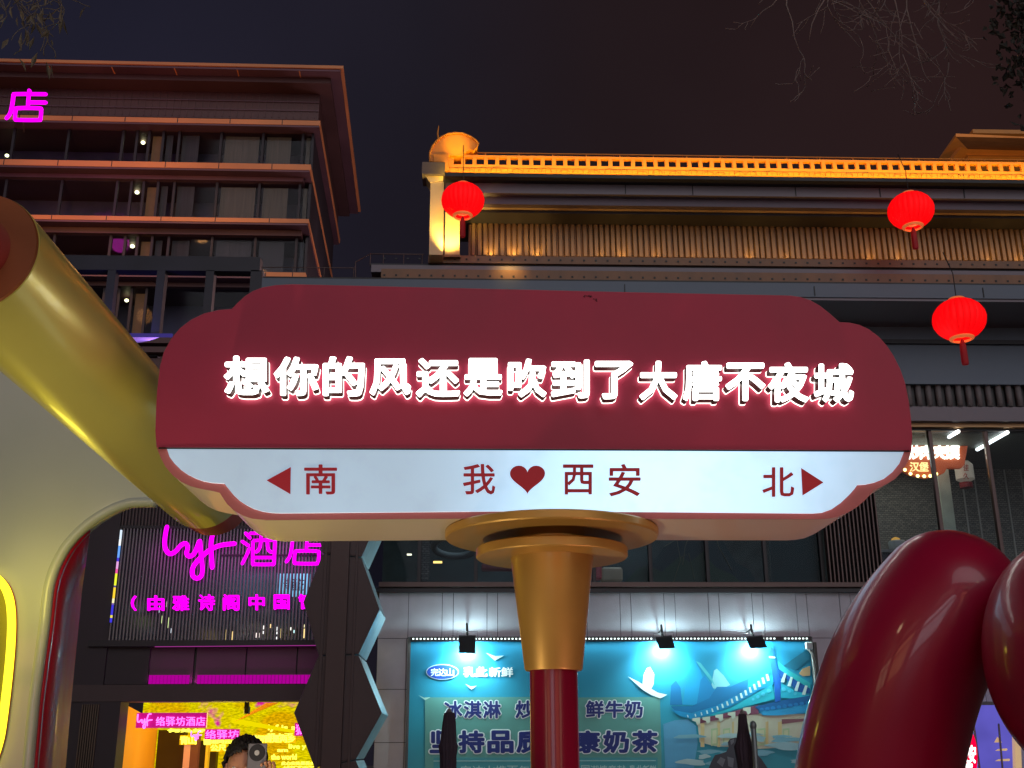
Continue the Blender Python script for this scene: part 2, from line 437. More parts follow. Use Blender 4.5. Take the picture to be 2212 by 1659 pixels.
# interior of the restaurant
box('room_ceiling', mull[0], 14, 20.5, 25, WZ1+.02, WZ1+.1, mat('room_ceiling_paint', S(92, 96, 88), .7), shop)
box('room_floor', mull[0], 14, 20.46, 25, WZ0-.1, WZ0-.02, DARK, shop)
def brickpaper():
    m = bpy.data.materials.new('printed_wallpaper'); m.use_nodes = True; n = m.node_tree.nodes; l = m.node_tree.links; b = n['Principled BSDF']
    t = n.new('ShaderNodeTexCoord'); mp = n.new('ShaderNodeMapping'); mp.inputs['Rotation'].default_value = (R(90), 0, 0)
    br = n.new('ShaderNodeTexBrick'); br.inputs['Scale'].default_value = 6; br.inputs['Color1'].default_value = S(132, 130, 120); br.inputs['Color2'].default_value = S(100, 100, 96)
    br.inputs['Mortar'].default_value = S(60, 60, 60); br.inputs['Mortar Size'].default_value = .03
    l.new(t.outputs['Object'], mp.inputs[0]); l.new(mp.outputs[0], br.inputs['Vector']); l.new(br.outputs[0], b.inputs['Base Color']); b.inputs['Roughness'].default_value = .8
    return m
box('room_back_wall', mull[0], mull[9]+.3, 24.6, 24.8, WZ0-.1, WZ1+.1, mat('room_wall_teal', S(60, 72, 74), .8, vary=.3), shop)
box('papered_wall', mull[9]+1.1, 14, 23.4, 23.6, WZ0-.1, WZ1+.02, brickpaper(), shop)
box('room_end_wall', mull[9]+.3, mull[9]+1.1, 24.6, 24.8, WZ0-.1, WZ1+.1, mat('room_wall_dark', S(66, 70, 68), .8, vary=.3), shop)
box('room_column', py(2035, 1100, 22).x, py(2060, 1100, 22).x, 22, 22.25, WZ0-.02, zr(972, 22), mat('pale_column', S(190, 200, 178), .6), shop)
for i, px in enumerate((2081, 2108, 2140, 2175, 2210)):
    q = py(px, 1050, 23.36).x; box('paper_seam_strip', q-.012, q+.012, 23.37, 23.4, WZ0, WZ1, mat('pale_seam', S(170, 168, 160), .6), shop)
# things on the restaurant counter
box('counter', py(1905, 1200, 21.5).x, py(2080, 1200, 21.5).x, 21.5, 22.1, WZ0-.02, zr(1187, 21.5), DARK, shop)
box('serving_counter_edge', py(1905, 1200, 21.45).x, py(2080, 1200, 21.45).x, 21.45, 21.5, zr(1192, 21.45), zr(1186, 21.45), mat('pale_edge', S(150, 150, 140), .5), shop)

# interior top-level things
def simple(name, o, label, cat, group=None): props(o, label, cat, group); return o
bowl = thing('serving_bowl', py(1950, 1186, 21.7), 'white serving pot with food on the counter behind the glass beside the red sculpture', 'bowl')
q = py(1938, 1176, 21.7)
lathe('pot', (q.x, q.y, zr(1186, 21.5)+.002), [(.10, 0), (.16, .02), (.17, .17), (.15, .2)], mat('pot_white', S(190, 190, 180), .4), bowl, 24)
lathe('food', (q.x-.02, q.y, zr(1186, 21.5)+.2), [(.09, 0), (.08, .05), (.02, .08)], glow('food_orange', S(255, 190, 90), .7), bowl, 16)
box('tray', q.x+.2, q.x+.6, q.y-.1, q.y+.1, zr(1186, 21.5)+.002, zr(1186, 21.5)+.1, mat('red_tray', S(150, 40, 40), .5), bowl)
for i, (xa_, ya_, xb_, yb_) in enumerate(((2050, 944, 2070, 932), (2111, 971, 2124, 964), (2132, 959, 2176, 934))):
    zc = WZ1-.03; A, B = pz(xa_, ya_, zc), pz(xb_, yb_, zc)
    t = tube('ceiling_tube_light', [A, B], .035, glow('tube_white', (1, 1, .92, 1), 5), None, seg=10)
    simple('x', t, ('short white tube light crossing the lit restaurant sign', 'smallest white tube light left of the right-hand mullion', 'longest white tube light at right under the restaurant ceiling')[i], 'tube light', 'tube lights in the restaurant')
lamp('restaurant_fill', 'AREA', (mull[9]+1.2, 22, WZ1-.1), 26, (1, .95, .8), None, 2.2, 1.5, (mull[9]+1.2, 22, 0))
lamp('dining_room_fill', 'AREA', (2.5, 22, WZ1-.1), 70, (.75, .95, 1), None, 5, 1.2, (2.5, 22, 0))  # added fill to brighten the dining room, no fixture

# illuminated bubble sign inside
K = lambda x, y: (1920+.1157*x, 877.7+.1157*y)
bs = thing('bulb_sign', py(2015, 1020, 21), 'orange speech-bubble sign with glowing white characters and yellow bulbs behind the glass', 'sign')
pts = [K(*p) for p in ((380, 600), (470, 545), (1400, 560), (1490, 640), (1420, 1080), (1360, 1150), (1090, 1150), (1040, 1240), (930, 1290), (700, 1340), (420, 1280), (250, 1180), (330, 1030))]
ppoly('board', pts, 21.5, .12, mat('orange_board', S(205, 100, 60), .5, vary=.1, emis=S(200, 80, 35), estr=.35), bs, bev=.01)
SW = glow('sign_warm_white', (1, .95, .72, 1), 4)
for ch, a, b in (('炒', 385, 590), ('肉', 600, 800), ('夹', 830, 1070), ('馍', 1060, 1320)):
    (xa, ya), (xb, yb) = K(a, 722), K(b, 975); glyph('letter', ch, (xa, ya, xb, yb), 21.49, .04, SW, bs, .035)
for ch, a, b in (('汉', 400, 570), ('堡', 575, 745)):
    (xa, ya), (xb, yb) = K(a, 1040), K(b, 1210); glyph('letter', ch, (xa, ya, xb, yb), 21.49, .03, glow('sign_small_yellow', (1, .7, .25, 1), 2.4), bs, .01)
BULB = glow('bulb_yellow', (1, .85, .25, 1), 6); bm0 = None
for x_, y_, on in [(510, 590, 1), (630, 590, 1), (750, 592, 1), (870, 592, 1), (995, 592, 1), (1115, 598, 1), (1240, 600, 1), (1360, 600, 1), (1455, 630, 1), (300, 1185, 1), (405, 1258, 1), (540, 1300, 1), (660, 1305, 1), (775, 1298, 1), (885, 1262, 1)]:
    p = py(*K(x_, y_), 21.44)
    if bm0 is None:
        me = bpy.data.meshes.new('bulb'); b_ = bmesh.new(); bmesh.ops.create_uvsphere(b_, u_segments=10, v_segments=7, radius=.034); b_.to_mesh(me); b_.free(); me.materials.append(BULB); bm0 = me
    o = bpy.data.objects.new('bulb', bm0); COL.objects.link(o); o.parent = bs; o.location = p-bs.location
# paper lantern box inside
pl = thing('paper_lantern', py(2092, 1000, 22), 'white cylindrical paper lantern with red characters hanging behind the glass', 'lantern')
q = py(2086, 1040, 22); r_ = 20*22/F
lathe('shade', (q.x, q.y, zr(1040, 22, 2086)), [(r_*.55, 0), (r_, .04), (r_, .34), (r_*.6, .42)], mat('paper_white', S(205, 195, 175), .8, emis=S(205, 190, 165), estr=.22), pl, 20)
lathe('band', (q.x, q.y, zr(1054, 22, 2086)), [(r_*.7, 0), (r_*.7, .11)], mat('lantern_red_band', S(150, 40, 45), .6), pl, 20)
for ch, a in (('佳', 1003), ('久', 1021)):
    glyph('letter', ch, (2081, a, 2093, a+14), q.y-r_, .01, mat('print_red', S(190, 60, 50), .6), pl, 0)

# teal mountain film on the panes (flat print stuck inside the glass)
mf = thing('mountain_film', py(1500, 1250, 20.5), 'dark teal mountain silhouette print on the window behind the round gold discs', 'window print')
TEAL = mat('teal_film', S(30, 62, 66), .6); TEAL2 = mat('teal_film_green', S(44, 78, 62), .6)
ppoly('printed_mountain', [(1400, 1257), (1410, 1215), (1436, 1180), (1470, 1160), (1500, 1120), (1540, 1125), (1562, 1170), (1590, 1215), (1618, 1230), (1635, 1257)], 20.5, .004, TEAL, mf)
ppoly('printed_foothill', [(1350, 1257), (1378, 1228), (1400, 1222), (1430, 1235), (1470, 1200), (1490, 1215), (1520, 1190), (1545, 1225), (1580, 1240), (1600, 1257)], 20.494, .004, TEAL2, mf)
tubes('printed_ridge_line', [([py(x_, y_, 20.488) for x_, y_ in P_], .006) for P_ in (((1436, 1180), (1462, 1165), (1470, 1210), (1455, 1257)), ((1500, 1130), (1480, 1180), (1475, 1220)), ((1540, 1130), (1552, 1180), (1580, 1230)), ((1470, 1205), (1488, 1195), (1500, 1250)))], mat('ridge_gold', S(120, 124, 96), .5), mf, 4)
# green blind
o = pbox('window_blind', 1662, 1768, 1100, 1256, 20.55, .03, mat('green_blind', S(48, 72, 74), .8), None); simple('', o, 'plain dark teal blind filling the pane right of the mountain print', 'blind')
# menu strip, glowing bits, red seat
o = pbox('menu_strip', 908, 928, 1150, 1253, 20.6, .02, brickpaper(), None); simple('', o, 'narrow printed menu strip standing in the window above the left stone panels', 'menu board')
o = pbox('exit_light', 936, 955, 1212, 1216, 23, .05, glow('amber_small', (1, .6, .15, 1), 3), None); simple('', o, 'small amber bar light deep in the room beside the printed menu strip', 'light')
o = pbox('ceiling_spot', 879, 889, 1196, 1199, 23, .05, glow('white_small', (1, .9, .6, 1), 3), None); simple('', o, 'tiny pale light left of the printed menu strip', 'light')
ring = thing('ring_light', py(985, 1185, 22.4), 'large pale oval ring hanging from the dining room ceiling', 'ceiling light')
P_ = [py(985+48*math.cos(a), 1180+16*math.sin(a), 22.4)+Vector((0, .3*math.sin(a), 0)) for a in [k*math.pi/16 for k in range(32)]]
tube('ring', P_, .07, mat('ring_grey', S(105, 112, 112), .6), ring, 8, closed=True)
tube('hanger', [py(985, 1164, 22.6), py(985, 1100, 22.6)], .01, DARK, ring, 6)
for i, (a, b, c_, d_, colr, lab) in enumerate(((1040, 1110, 1216, 1230, S(110, 60, 66), 'long dull red bench back in the window left of the gold cone'), (1284, 1300, 1210, 1250, S(170, 90, 96), 'pinkish bag or coat on a seat right of the gold cone'), (1300, 1345, 1225, 1255, S(160, 150, 130), 'pale tableware stack in the window right of the gold cone'), (1480+70, 1556, 1150, 1175, S(240, 90, 40), 'small glowing orange upright lamp behind the mountain print'))):
    q0, q1 = py(a, d_, 21.6), py(b, c_, 21.6)
    m_i = mat('prop%d' % i, colr, .6, emis=colr, estr=.5 if i == 3 else .1)
    nm = ('bench', 'coat', 'tableware', 'table_lamp')[i]
    bx_ = box(nm, q0.x, q1.x, 21.6, 21.9, q0.z, q1.z, m_i, None, .04); simple('', bx_, lab, ('bench', 'coat', 'tableware', 'lamp')[i])

# ridge band with square openings, floodlit orange
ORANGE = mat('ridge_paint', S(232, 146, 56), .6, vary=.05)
ridge = thing('ridge_wall', py(1500, 377, 19.05), 'orange floodlit pierced parapet with a row of square openings along the eave', 'parapet')
RX0 = py(962, 350, 19.0).x
zb0, zb1, zt0, zt1 = zr(378, 19.05), zr(357.5, 19.05), zr(347, 19.05)+.0, zr(343, 19.05)
z_h0, z_h1 = zr(361.5, 19.05), zr(346, 19.05)
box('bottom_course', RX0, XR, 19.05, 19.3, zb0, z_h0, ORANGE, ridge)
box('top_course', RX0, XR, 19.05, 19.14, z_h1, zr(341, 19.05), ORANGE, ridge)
sp = py(1175+24.5, 355, 19.05).x-py(1175, 355, 19.05).x; hw = sp*.66
xa = py(1086.5, 355, 19.05).x - 5*sp; base = None
while xa < 11.6:
    px0 = xa+hw/2; px1 = px0+sp-hw
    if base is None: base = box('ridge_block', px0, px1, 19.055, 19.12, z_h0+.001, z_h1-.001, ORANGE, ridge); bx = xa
    else: o = base.copy(); COL.objects.link(o); o.location = base.location+Vector((xa-bx, 0, 0))
    xa += sp
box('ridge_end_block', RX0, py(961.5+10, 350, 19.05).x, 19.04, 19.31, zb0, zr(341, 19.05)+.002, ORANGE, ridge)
box('dark_void', RX0+.05, XR, 19.72, 19.8, zb0, z_h1+.1, mat('void_black', S(8, 8, 10), .9), ridge)  # black sheet added behind the openings to keep them dark
# wires and hoops at the foot of the parapet
L = []
for i in range(120):
    xx = RX0+.25+i*.105
    if xx > 11.5: break
    L.append(([Vector((xx, 19.03, zb0)), Vector((xx, 19.03, zb0+.085))], .0035))
for i in range(40):
    xx = RX0+.4+i*.31+random.uniform(-.06, .06); h = random.uniform(.05, .12)
    L.append(([Vector((xx+.1*math.cos(t_), 19.02, zb0+h*math.sin(t_))) for t_ in [k*math.pi/6 for k in range(7)]], .004))
L.append(([Vector((RX0, 19.03, zb0+.085)), Vector((XR, 19.03, zb0+.085))], .004))
props(tubes('cable_mesh', L, mat('cable_brown', S(120, 70, 30), .6), ridge, 4, round_ends=False), kind='stuff')
# hand rail over the ridge
rail = thing('ridge_rail', py(1500, 335, 19.15), 'thin orange-lit handrail running above the pierced parapet', 'railing')
zz = zr(336.5, 19.2); tube('top_rail', [Vector((py(1030, 333, 19.2).x, 19.2, zz)), Vector((XR, 19.2, zz))], .014, ORANGE, rail, 6)
xa = py(1048, 335, 19.2).x
while xa < 12:
    tube('rail_post', [Vector((xa, 19.2, zr(341, 19.2)-.03)), Vector((xa, 19.2, zz))], .012, ORANGE, rail, 6); xa += .66
# finial
fin = thing('roof_finial', py(980, 345, 18.95), 'orange crescent-shaped ridge ornament with a thin spike at the left end of the eave', 'roof ornament')
K2 = lambda x, y: (823+.3224*x, 219+.3224*y)
pts = [(345, 405), (328, 400), (328, 345), (345, 300), (375, 262), (410, 236), (450, 218), (500, 211), (550, 215), (600, 236), (635, 260), (652, 283), (640, 310), (622, 328), (600, 322), (575, 335), (556, 352), (556, 366), (455, 362), (455, 405)]
ppoly('crescent', [K2(*p) for p in pts], 18.98, .4, ORANGE, fin, bev=.015)
tube('rim', [py(*K2(*p), 18.96) for p in pts[1:14]], .022, ORANGE, fin, 6)
tube('spike', [py(*K2(385, 260), 19.1), py(*K2(380, 215), 19.1), py(*K2(387, 165), 19.1)], [.02, .018, .008], ORANGE, fin, 6)
ppoly('scroll_base', [K2(*p) for p in ((348, 352), (452, 352), (455, 465), (428, 466), (424, 405), (350, 405))], 18.94, .3, ORANGE, fin, bev=.012)
# end post with capital
post = thing('end_post', py(943, 554, 18.95), 'pale square post with a flared capital under the left end of the orange eave', 'column')
pbox('capital_block', 911.6, 961, 350, 375.5, 18.85, .5, mat('capital_dark', S(96, 84, 84), .6), post)
cx0, cx1, cx2, cx3 = [py(v, 450, 18.95).x for v in (928.5, 959, 914, 958)]
ppoly('flare', [(916, 376), (957, 376), (957, 390), (929, 394), (920, 380)], 18.93, .4, CREAMW, post)
box('shaft', py(928.5, 470, 18.95).x, py(957.5, 470, 18.95).x, 18.95, 19.3, zr(556, 18.95), py(940, 393, 18.95).z, CREAMW, post)
post2 = thing('inner_post', py(977, 554, 19.1), 'bright yellow lit square post just right of the flared end post', 'column')
box('shaft', py(961.5, 500, 19.2).x, py(993, 500, 19.2).x, 19.2, 19.5, zr(556, 19.2), zr(462, 19.2), CREAMW, post2)
box('base_block', py(960, 500, 19.2).x, py(995, 500, 19.2).x, 19.18, 19.52, zr(560, 19.18), zr(556, 19.2)-.002, WOODY, post2)
# floodlights of the roof: warm strips in front of the parapet and small uplights behind the ledge
fl = thing('parapet_light_strip', (3, 18.6, zr(381, 18.7)), 'long warm linear floodlight on the gutter below the pierced parapet', 'light strip')
box('channel', RX0, XR, 18.66, 18.72, zr(380, 18.64)+.002, zr(380, 18.64)+.015, DARKER, fl)
o = lamp('linear_flood', 'AREA', ((RX0+XR)/2, 18.69, zr(380, 18.64)+.03), 180, (1, .62, .03), fl, XR-RX0, .06, ((RX0+XR)/2, 19.05, zr(355, 19.05)))
o.rotation_euler = (R(130), 0, 0)
lamp('finial_flood', 'SPOT', (py(1000, 400, 18).x, 17.9, zr(372, 18.85)), 110, (1, .62, .03), fl, .1, aim=(py(985, 320, 19).x, 19, zr(320, 19)), spot=24, blend=.5)
ORD = ['leftmost', 'second', 'third', 'fourth', 'fifth', 'sixth', 'seventh', 'eighth', 'ninth', 'tenth', 'eleventh', 'second from the right', 'rightmost']; ui = 0
for px, e_ in ((1060, 9), (1110, 9), (1160, 6), (1300, 3), (1345, 7), (1420, 4), (1500, 2), (1622, 6), (1700, 3), (1883, 6), (1945, 5), (2140, 4), (2205, 5)):
    q = py(px, 553, 19.62); u = thing('wall_uplight', (q.x, 19.62, zr(557, 19.55)), ORD[ui]+' of the small uplights below the ribbed wall'+(', counted from the left' if 0 < ui < 11 else ''), 'uplight', 'uplights below the ribbed wall')
    ui += 1
    lathe('housing', (q.x, 19.62, zr(557, 19.55)-.03), [(.03, 0), (.035, .03)], DARKER, u, 10)
    lamp('uplight_bulb', 'SPOT', (q.x, 19.62, zr(557, 19.55)+.02), e_*(2.2 if px < 1200 else .9), (1, .58, .14), u, .02, aim=(q.x, 19.78, zr(500, 19.7)), spot=110, blend=.9)
lamp('ledge_glow', 'AREA', (6.5, 19.5, zr(556, 19.5)), 26, (1, .5, .1), None, 12, .1, (6.5, 19.78, zr(500, 19.7)))  # added soft linear fill for the ribbed wall, no fixture
lamp('post_uplight', 'SPOT', (py(977, 553, 18.9).x-.05, 18.75, zr(560, 18.9)), 190, (1, .72, .18), None, .05, aim=(py(970, 553, 18.9).x, 19.1, zr(480, 19)), spot=80, blend=.7)
lamp('ledge_fill', 'SPOT', (py(1100, 553, 18.9).x, 18.7, zr(556, 18.9)), 16, (1, .55, .12), None, .05, aim=(py(1100, 590, 19).x, 19.2, zr(600, 19)), spot=100, blend=.9)  # added spot brightening the ledges, no fixture

# roof terrace railing at far left of the eave
rl = thing('terrace_railing', py(860, 560, 19.4), 'thin metal railing on the roof terrace left of the pale end post', 'railing')
zz0, zz1 = zr(575, 19.4, 860), zr(549, 19.4, 860)
tube('top_rail', [Vector((py(800, 549, 19.4).x, 19.4, zz1)), Vector((py(915, 549, 19.4).x, 19.4, zz1))], .012, BRONZE2, rl, 6)
tube('top_rail', [Vector((py(800, 549, 19.4).x, 19.4, zz1)), py(768, 566, 19.2), py(768, 600, 19.2)], .012, BRONZE2, rl, 6)
for px in (800, 828, 872, 912): tube('rail_post', [Vector((py(px, 560, 19.4).x, 19.4, zz0)), Vector((py(px, 560, 19.4).x, 19.4, zz1))], .01, BRONZE2, rl, 6)
rl = thing('terrace_railing', py(660, 590, 19.4), 'thin low railing on the roof behind the top left of the red sign', 'railing')
zz0, zz1 = zr(600, 19.4, 660), zr(578, 19.4, 660)
tube('top_rail', [Vector((py(565, 578, 19.4).x, 19.4, zz1)), Vector((py(765, 578, 19.4).x, 19.4, zz1))], .009, BRONZE2, rl, 6)
for px in (566, 632, 700, 764): tube('rail_post', [Vector((py(px, 590, 19.4).x, 19.4, zz0)), Vector((py(px, 590, 19.4).x, 19.4, zz1))], .009, BRONZE2, rl, 6)

# far roof, top right
fr = thing('pavilion_roof', py(2150, 360, 32), 'dim golden hipped roof with stepped eaves rising behind the parapet at far right', 'roof')
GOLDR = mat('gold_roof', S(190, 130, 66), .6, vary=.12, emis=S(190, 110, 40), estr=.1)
K3 = lambda x, y: (1499+.3224*x, 219+.3224*y)
Y = 32
lamp('roof_fill', 'POINT', py(2180, 400, 29), 420, (1, .5, .12), fr, .5)  # added point lamp hung before the roof to light it gold
A, B, C_, D = py(*K3(1755, 215), Y), py(*K3(2500, 250), Y), py(*K3(1600, 420), Y+0), py(*K3(1850, 330), Y+3)
V = [py(*K3(1755, 215), 32), py(*K3(2600, 255), 32), py(*K3(2600, 236), 32), py(*K3(1755, 236), 32), py(*K3(1850, 336), 34.5), py(*K3(2600, 352), 34.5), py(*K3(1580, 470), 40), py(*K3(1850, 470), 40)]
mesh('eave_face', [V[0], V[1], V[2], V[3]], [(0, 1, 2, 3)], GOLDR, fr)
mesh('eave_soffit', [V[3], V[2], V[5], V[4]], [(0, 1, 2, 3)], WOODY, fr)
mesh('hip_face', [V[0], V[3], V[4], V[7], V[6]], [(0, 1, 2, 3, 4)], GOLDR, fr)
pbox('upper_tier', *[2102, 2360], 281, 289, 33, 2, GOLDR, fr)
for i, (a, b) in enumerate(((326, 333), (337, 343), (347, 352))): pbox('eave_step', 2086+i*6, 2360, a+2, b+3, 34.4-.2*i, 1, GOLDR, fr)

# ================================================================ red lanterns
REDL = None
def lantern_mat():
    m = mat('lantern_silk', S(90, 0, 2), .7, emis=(1, .0, .002, 1), estr=1.1, vary=.1)
    return m
def lantern(px, pyy, a_px, Y, label):
    q = py(px, pyy, Y); d = (q-EYE).dot(fwd); a = a_px*d/F; b = a*.84
    L_ = thing('lantern', q, label, 'lantern', 'round red lanterns hanging in front of the eaves')
    seg = 72
    prof = [(a*math.sin(t), -b*math.cos(t)) for t in [R(25)+k*R(133)/16 for k in range(17)]]
    lathe('shade', q, prof, lantern_mat(), L_, seg, fold=lambda k, z: 1-.05*(1-abs(math.sin(k/seg*math.pi*24)))**2.5, caps=False)
    rr = prof[0][0]; zb = prof[0][1]
    ribs = [([q+Vector((1.004*r*math.cos(an), 1.004*r*math.sin(an), z)) for r, z in prof[::2]], a*.008) for an in [2*math.pi*k/24 for k in range(24)]]
    tubes('rib', ribs, mat('rib_dark_red', S(150, 0, 6), .6, emis=(1, 0, 0, 1), estr=.35), L_, 4, round_ends=False)
    G = mat('lantern_gold', S(235, 150, 90), .4, .2, emis=S(255, 120, 60), estr=.45)
    tube('rim_ring', [q+Vector((rr*math.cos(k*math.pi/12), rr*math.sin(k*math.pi/12), zb-.01)) for k in range(24)], a*.045, G, L_, 8, closed=True)
    tube('inner_ring', [q+Vector((rr*.62*math.cos(k*math.pi/12), rr*.62*math.sin(k*math.pi/12), zb+.05)) for k in range(24)], a*.03, G, L_, 6, closed=True)
    lathe('skirt', q+Vector((0, 0, zb)), [(rr*1.0, 0), (rr*.94, -.035), (rr*.80, -.04)], G, L_, 32, caps=False)
    lathe('bulb', q+Vector((0, 0, zb+.05)), [(.02, 0), (.035, .06), (.03, .16), (.01, .18)], glow('lantern_bulb', (1, .75, .5, 1), 5), L_, 10)
    lathe('top_cap', q+Vector((0, 0, -prof[-1][1]*-1)), [(prof[-1][0], 0), (prof[-1][0]*.8, .04)], G, L_, 24)
    h = .98*a; tz = zb-.05-h
    lathe('tassel', q+Vector((0, 0, tz)), [(.12*a, 0), (.135*a, h*.1), (.12*a, h*.8), (.05*a, h*1.05)], mat('tassel_red', S(120, 14, 20), .7, emis=(.5, .0, .01, 1), estr=.12), L_, 16, fold=lambda k, z: 1+.08*math.sin(k*4))
    tube('cord', [q+Vector((0, 0, b*.9)), q+Vector((0, 0, b*.9+.5)), q+Vector((0, 0.25, b*.9+1.0))], .008, DARKER, L_, 5)
    lamp('lantern_light', 'POINT', q, 12, (1, .05, .03), L_, .1)
lantern(1000, 433, 46.5, 18.5, 'round red lantern beside the pale posts at the left end of the eave')
lantern(1967.5, 455, 48.5, 18.2, 'round red lantern in front of the ribbed wall near the right edge')
lantern(2072, 690, 55.5, 16.6, 'lowest and largest round red lantern, right of the red sign')

# ================================================================ DAIRY POSTER on the stone wall
PY = 19.93
pos = thing('wall_poster', py(1320, 1659, PY), 'large teal dairy advertisement printed with white birds, a blue temple roof and navy characters', 'poster')
def flat(name, col, **k): return mat(name, col, .65, vary=.05, **k)
# colour of the sheet shades from cyan at the top to pale teal below (printed)
m = flat('poster_sheet', S(20, 150, 185)); n = m.node_tree.nodes; l = m.node_tree.links
t = n.new('ShaderNodeTexCoord'); sp_ = n.new('ShaderNodeSeparateXYZ'); l.new(t.outputs['Generated'], sp_.inputs[0])
rp = n.new('ShaderNodeValToRGB'); e = rp.color_ramp.elements; e[0].position = 0; e[0].color = S(84, 150, 156); e[1].position = 1; e[1].color = S(8, 128, 172)
e2 = e.new(.55); e2.color = S(40, 150, 176); l.new(sp_.outputs['Z'], rp.inputs[0]); l.new(rp.outputs[0], n['Principled BSDF'].inputs['Base Color'])
PX0, PX1 = py(887, 1400, PY).x, py(1750, 1400, PY).x; PZ1 = zr(1386, PY, 1320); PZ0 = .35
box('sheet', PX0, PX1, PY, PY+.04, PZ0, PZ1, m, pos)
FRM = mat('poster_frame', S(80, 78, 80), .5)
box('frame_side', PX0-.05, PX0, PY-.02, PY+.06, PZ0, PZ1+.08, FRM, pos)
box('frame_side', PX1+.001, PX1+.05, PY-.02, PY+.06, PZ0, PZ1+.08, FRM, pos)
box('frame_top', PX0, PX1, PY-.01, PY+.06, PZ1+.002, PZ1+.07, DARK, pos)
LV = [0]
def art(name, pts, col, lv, Kf=None):
    pts = [Kf(*p) for p in pts] if Kf else pts
    top = PZ1-.01
    LV[0] += 1; P = [py(x_, y_, PY-.003*lv-.00004*LV[0]) for x_, y_ in pts]
    for p in P: p.x = min(p.x, PX1-.01); p.x = max(p.x, PX0+.01)
    return prism(name, P, (0, .002, 0), flat('print_%s' % '_'.join(str(c) for c in col), S(*col)), pos)
K8 = lambda x, y: (1371+.2063*x, 1316.5+.2063*y)
# hills and clouds
for pts, col in ((((370, 1000), (380, 800), (430, 745), (480, 820), (500, 1000)), (8, 110, 165)), (((500, 1000), (560, 640), (620, 520), (690, 640), (760, 900), (800, 1000)), (18, 140, 190)), (((530, 1000), (560, 880), (600, 850), (640, 900), (650, 1000)), (5, 105, 165)), (((650, 990), (690, 740), (730, 690), (800, 780), (860, 900), (800, 1000)), (10, 120, 175)), (((800, 820), (830, 640), (860, 620), (930, 690), (1000, 790), (900, 840)), (120, 180, 190)), (((640, 540), (690, 560), (800, 700), (840, 800), (760, 700)), (70, 165, 180))):
    art('printed_hill', pts, col, 1+random.randint(0, 1)*.5, K8)
art('printed_mist', [(300, 1200), (420, 1160), (560, 1150), (640, 1220), (660, 1400), (620, 1659), (320, 1659)], (90, 160, 200), 1, K8)
art('printed_roof_ridge', [(380, 1015), (600, 1010), (780, 930), (860, 810), (1000, 810), (1250, 700), (1400, 600), (1425, 650), (1330, 740), (1100, 880), (850, 1010), (600, 1085), (430, 1072)], (4, 108, 160), 3, K8)
art('printed_roof_edge', [(1190, 740), (1290, 670), (1400, 585), (1430, 640), (1330, 745), (1180, 850)], (20, 160, 180), 3.5, K8)
art('printed_eave', [(380, 1050), (600, 1090), (850, 1010), (1100, 885), (1330, 745), (1440, 690), (1455, 780), (1300, 850), (1000, 1020), (760, 1110), (600, 1145), (480, 1120)], (10, 140, 195), 4, K8)
art('printed_soffit', [(760, 1112), (1000, 1035), (1440, 785), (1465, 940), (1100, 1035), (830, 1110)], (30, 170, 190), 4.5, K8)
for i in range(17):
    t_ = i/16; x_ = 560+ (1400-560)*t_**.85; y_ = 1118-(1118-715)*t_**1.35; s_ = 10+16*t_
    art('printed_bracket', [(x_-s_*.5, y_+s_*1.3), (x_-s_*1.1, y_-s_*1.3), (x_-s_*.2, y_-s_*1.5), (x_+s_*.6, y_+s_*1.1)], (200, 225, 220), 5, K8)
art('printed_finial', [(1405, 490), (1415, 430), (1432, 385), (1455, 430), (1470, 520), (1515, 690), (1532, 760), (1525, 960), (1472, 972), (1462, 760), (1425, 600), (1410, 520)], (10, 90, 180), 6, K8)
art('printed_finial_band', [(1405, 488), (1470, 495), (1472, 512), (1408, 506)], (190, 220, 220), 7, K8)
art('printed_wing_roof', [(1500, 590), (1620, 660), (1830, 790), (1838, 880), (1700, 860), (1600, 740), (1520, 720)], (8, 84, 160), 4.5, K8)
art('printed_wing_edge', [(1500, 545), (1620, 640), (1838, 770), (1838, 830), (1600, 690), (1510, 620)], (40, 170, 180), 5, K8)
art('printed_gable', [(1530, 770), (1700, 860), (1838, 900), (1700, 930), (1530, 930)], (30, 170, 200), 5, K8)
for x_, y_ in ((1560, 720), (1628, 760), (1700, 810), (1780, 850)):
    art('printed_rafter', [(x_-30, y_+40), (x_+5, y_-55), (x_+30, y_-50), (x_+5, y_+45)], (190, 215, 215), 6, K8)
for x_, y_, r_ in ((1560, 835, 22), (1622, 855, 18), (1680, 880, 18), (1405, 850, 22), (1345, 885, 20), (1290, 915, 18), (1240, 940, 15)):
    art('printed_disc', [(x_+r_*math.cos(a), y_+r_*math.sin(a)) for a in [k*math.pi/6 for k in range(12)]], (70, 185, 215), 6, K8)
art('printed_far_roof', [(1560, 590), (1640, 530), (1800, 420), (1838, 400), (1838, 520), (1680, 640)], (20, 110, 140), 2, K8)
art('printed_cloud', [(1720, 670), (1760, 620), (1838, 590), (1838, 690), (1760, 700)], (190, 160, 120), 2.5, K8)
art('printed_low_roof', [(1255, 1020), (1480, 965), (1838, 900), (1838, 985), (1500, 1045), (1300, 1060)], (6, 90, 150), 5, K8)
art('printed_low_eave', [(1300, 1060), (1500, 1045), (1838, 985), (1838, 1080), (1500, 1110), (1340, 1110)], (40, 150, 205), 5.5, K8)
for i in range(9):
    x_ = 1330+i*60; y_ = 1050-i*9
    art('printed_tile_end', [(x_+24*math.cos(a), y_+20*math.sin(a)) for a in [k*math.pi/5 for k in range(10)]], (24, 120, 185), 6.5, K8)
art('printed_beam', [(620, 1160), (1000, 1075), (1290, 1000), (1300, 1095), (1040, 1120), (680, 1195)], (120, 60, 84), 3.6, K8)
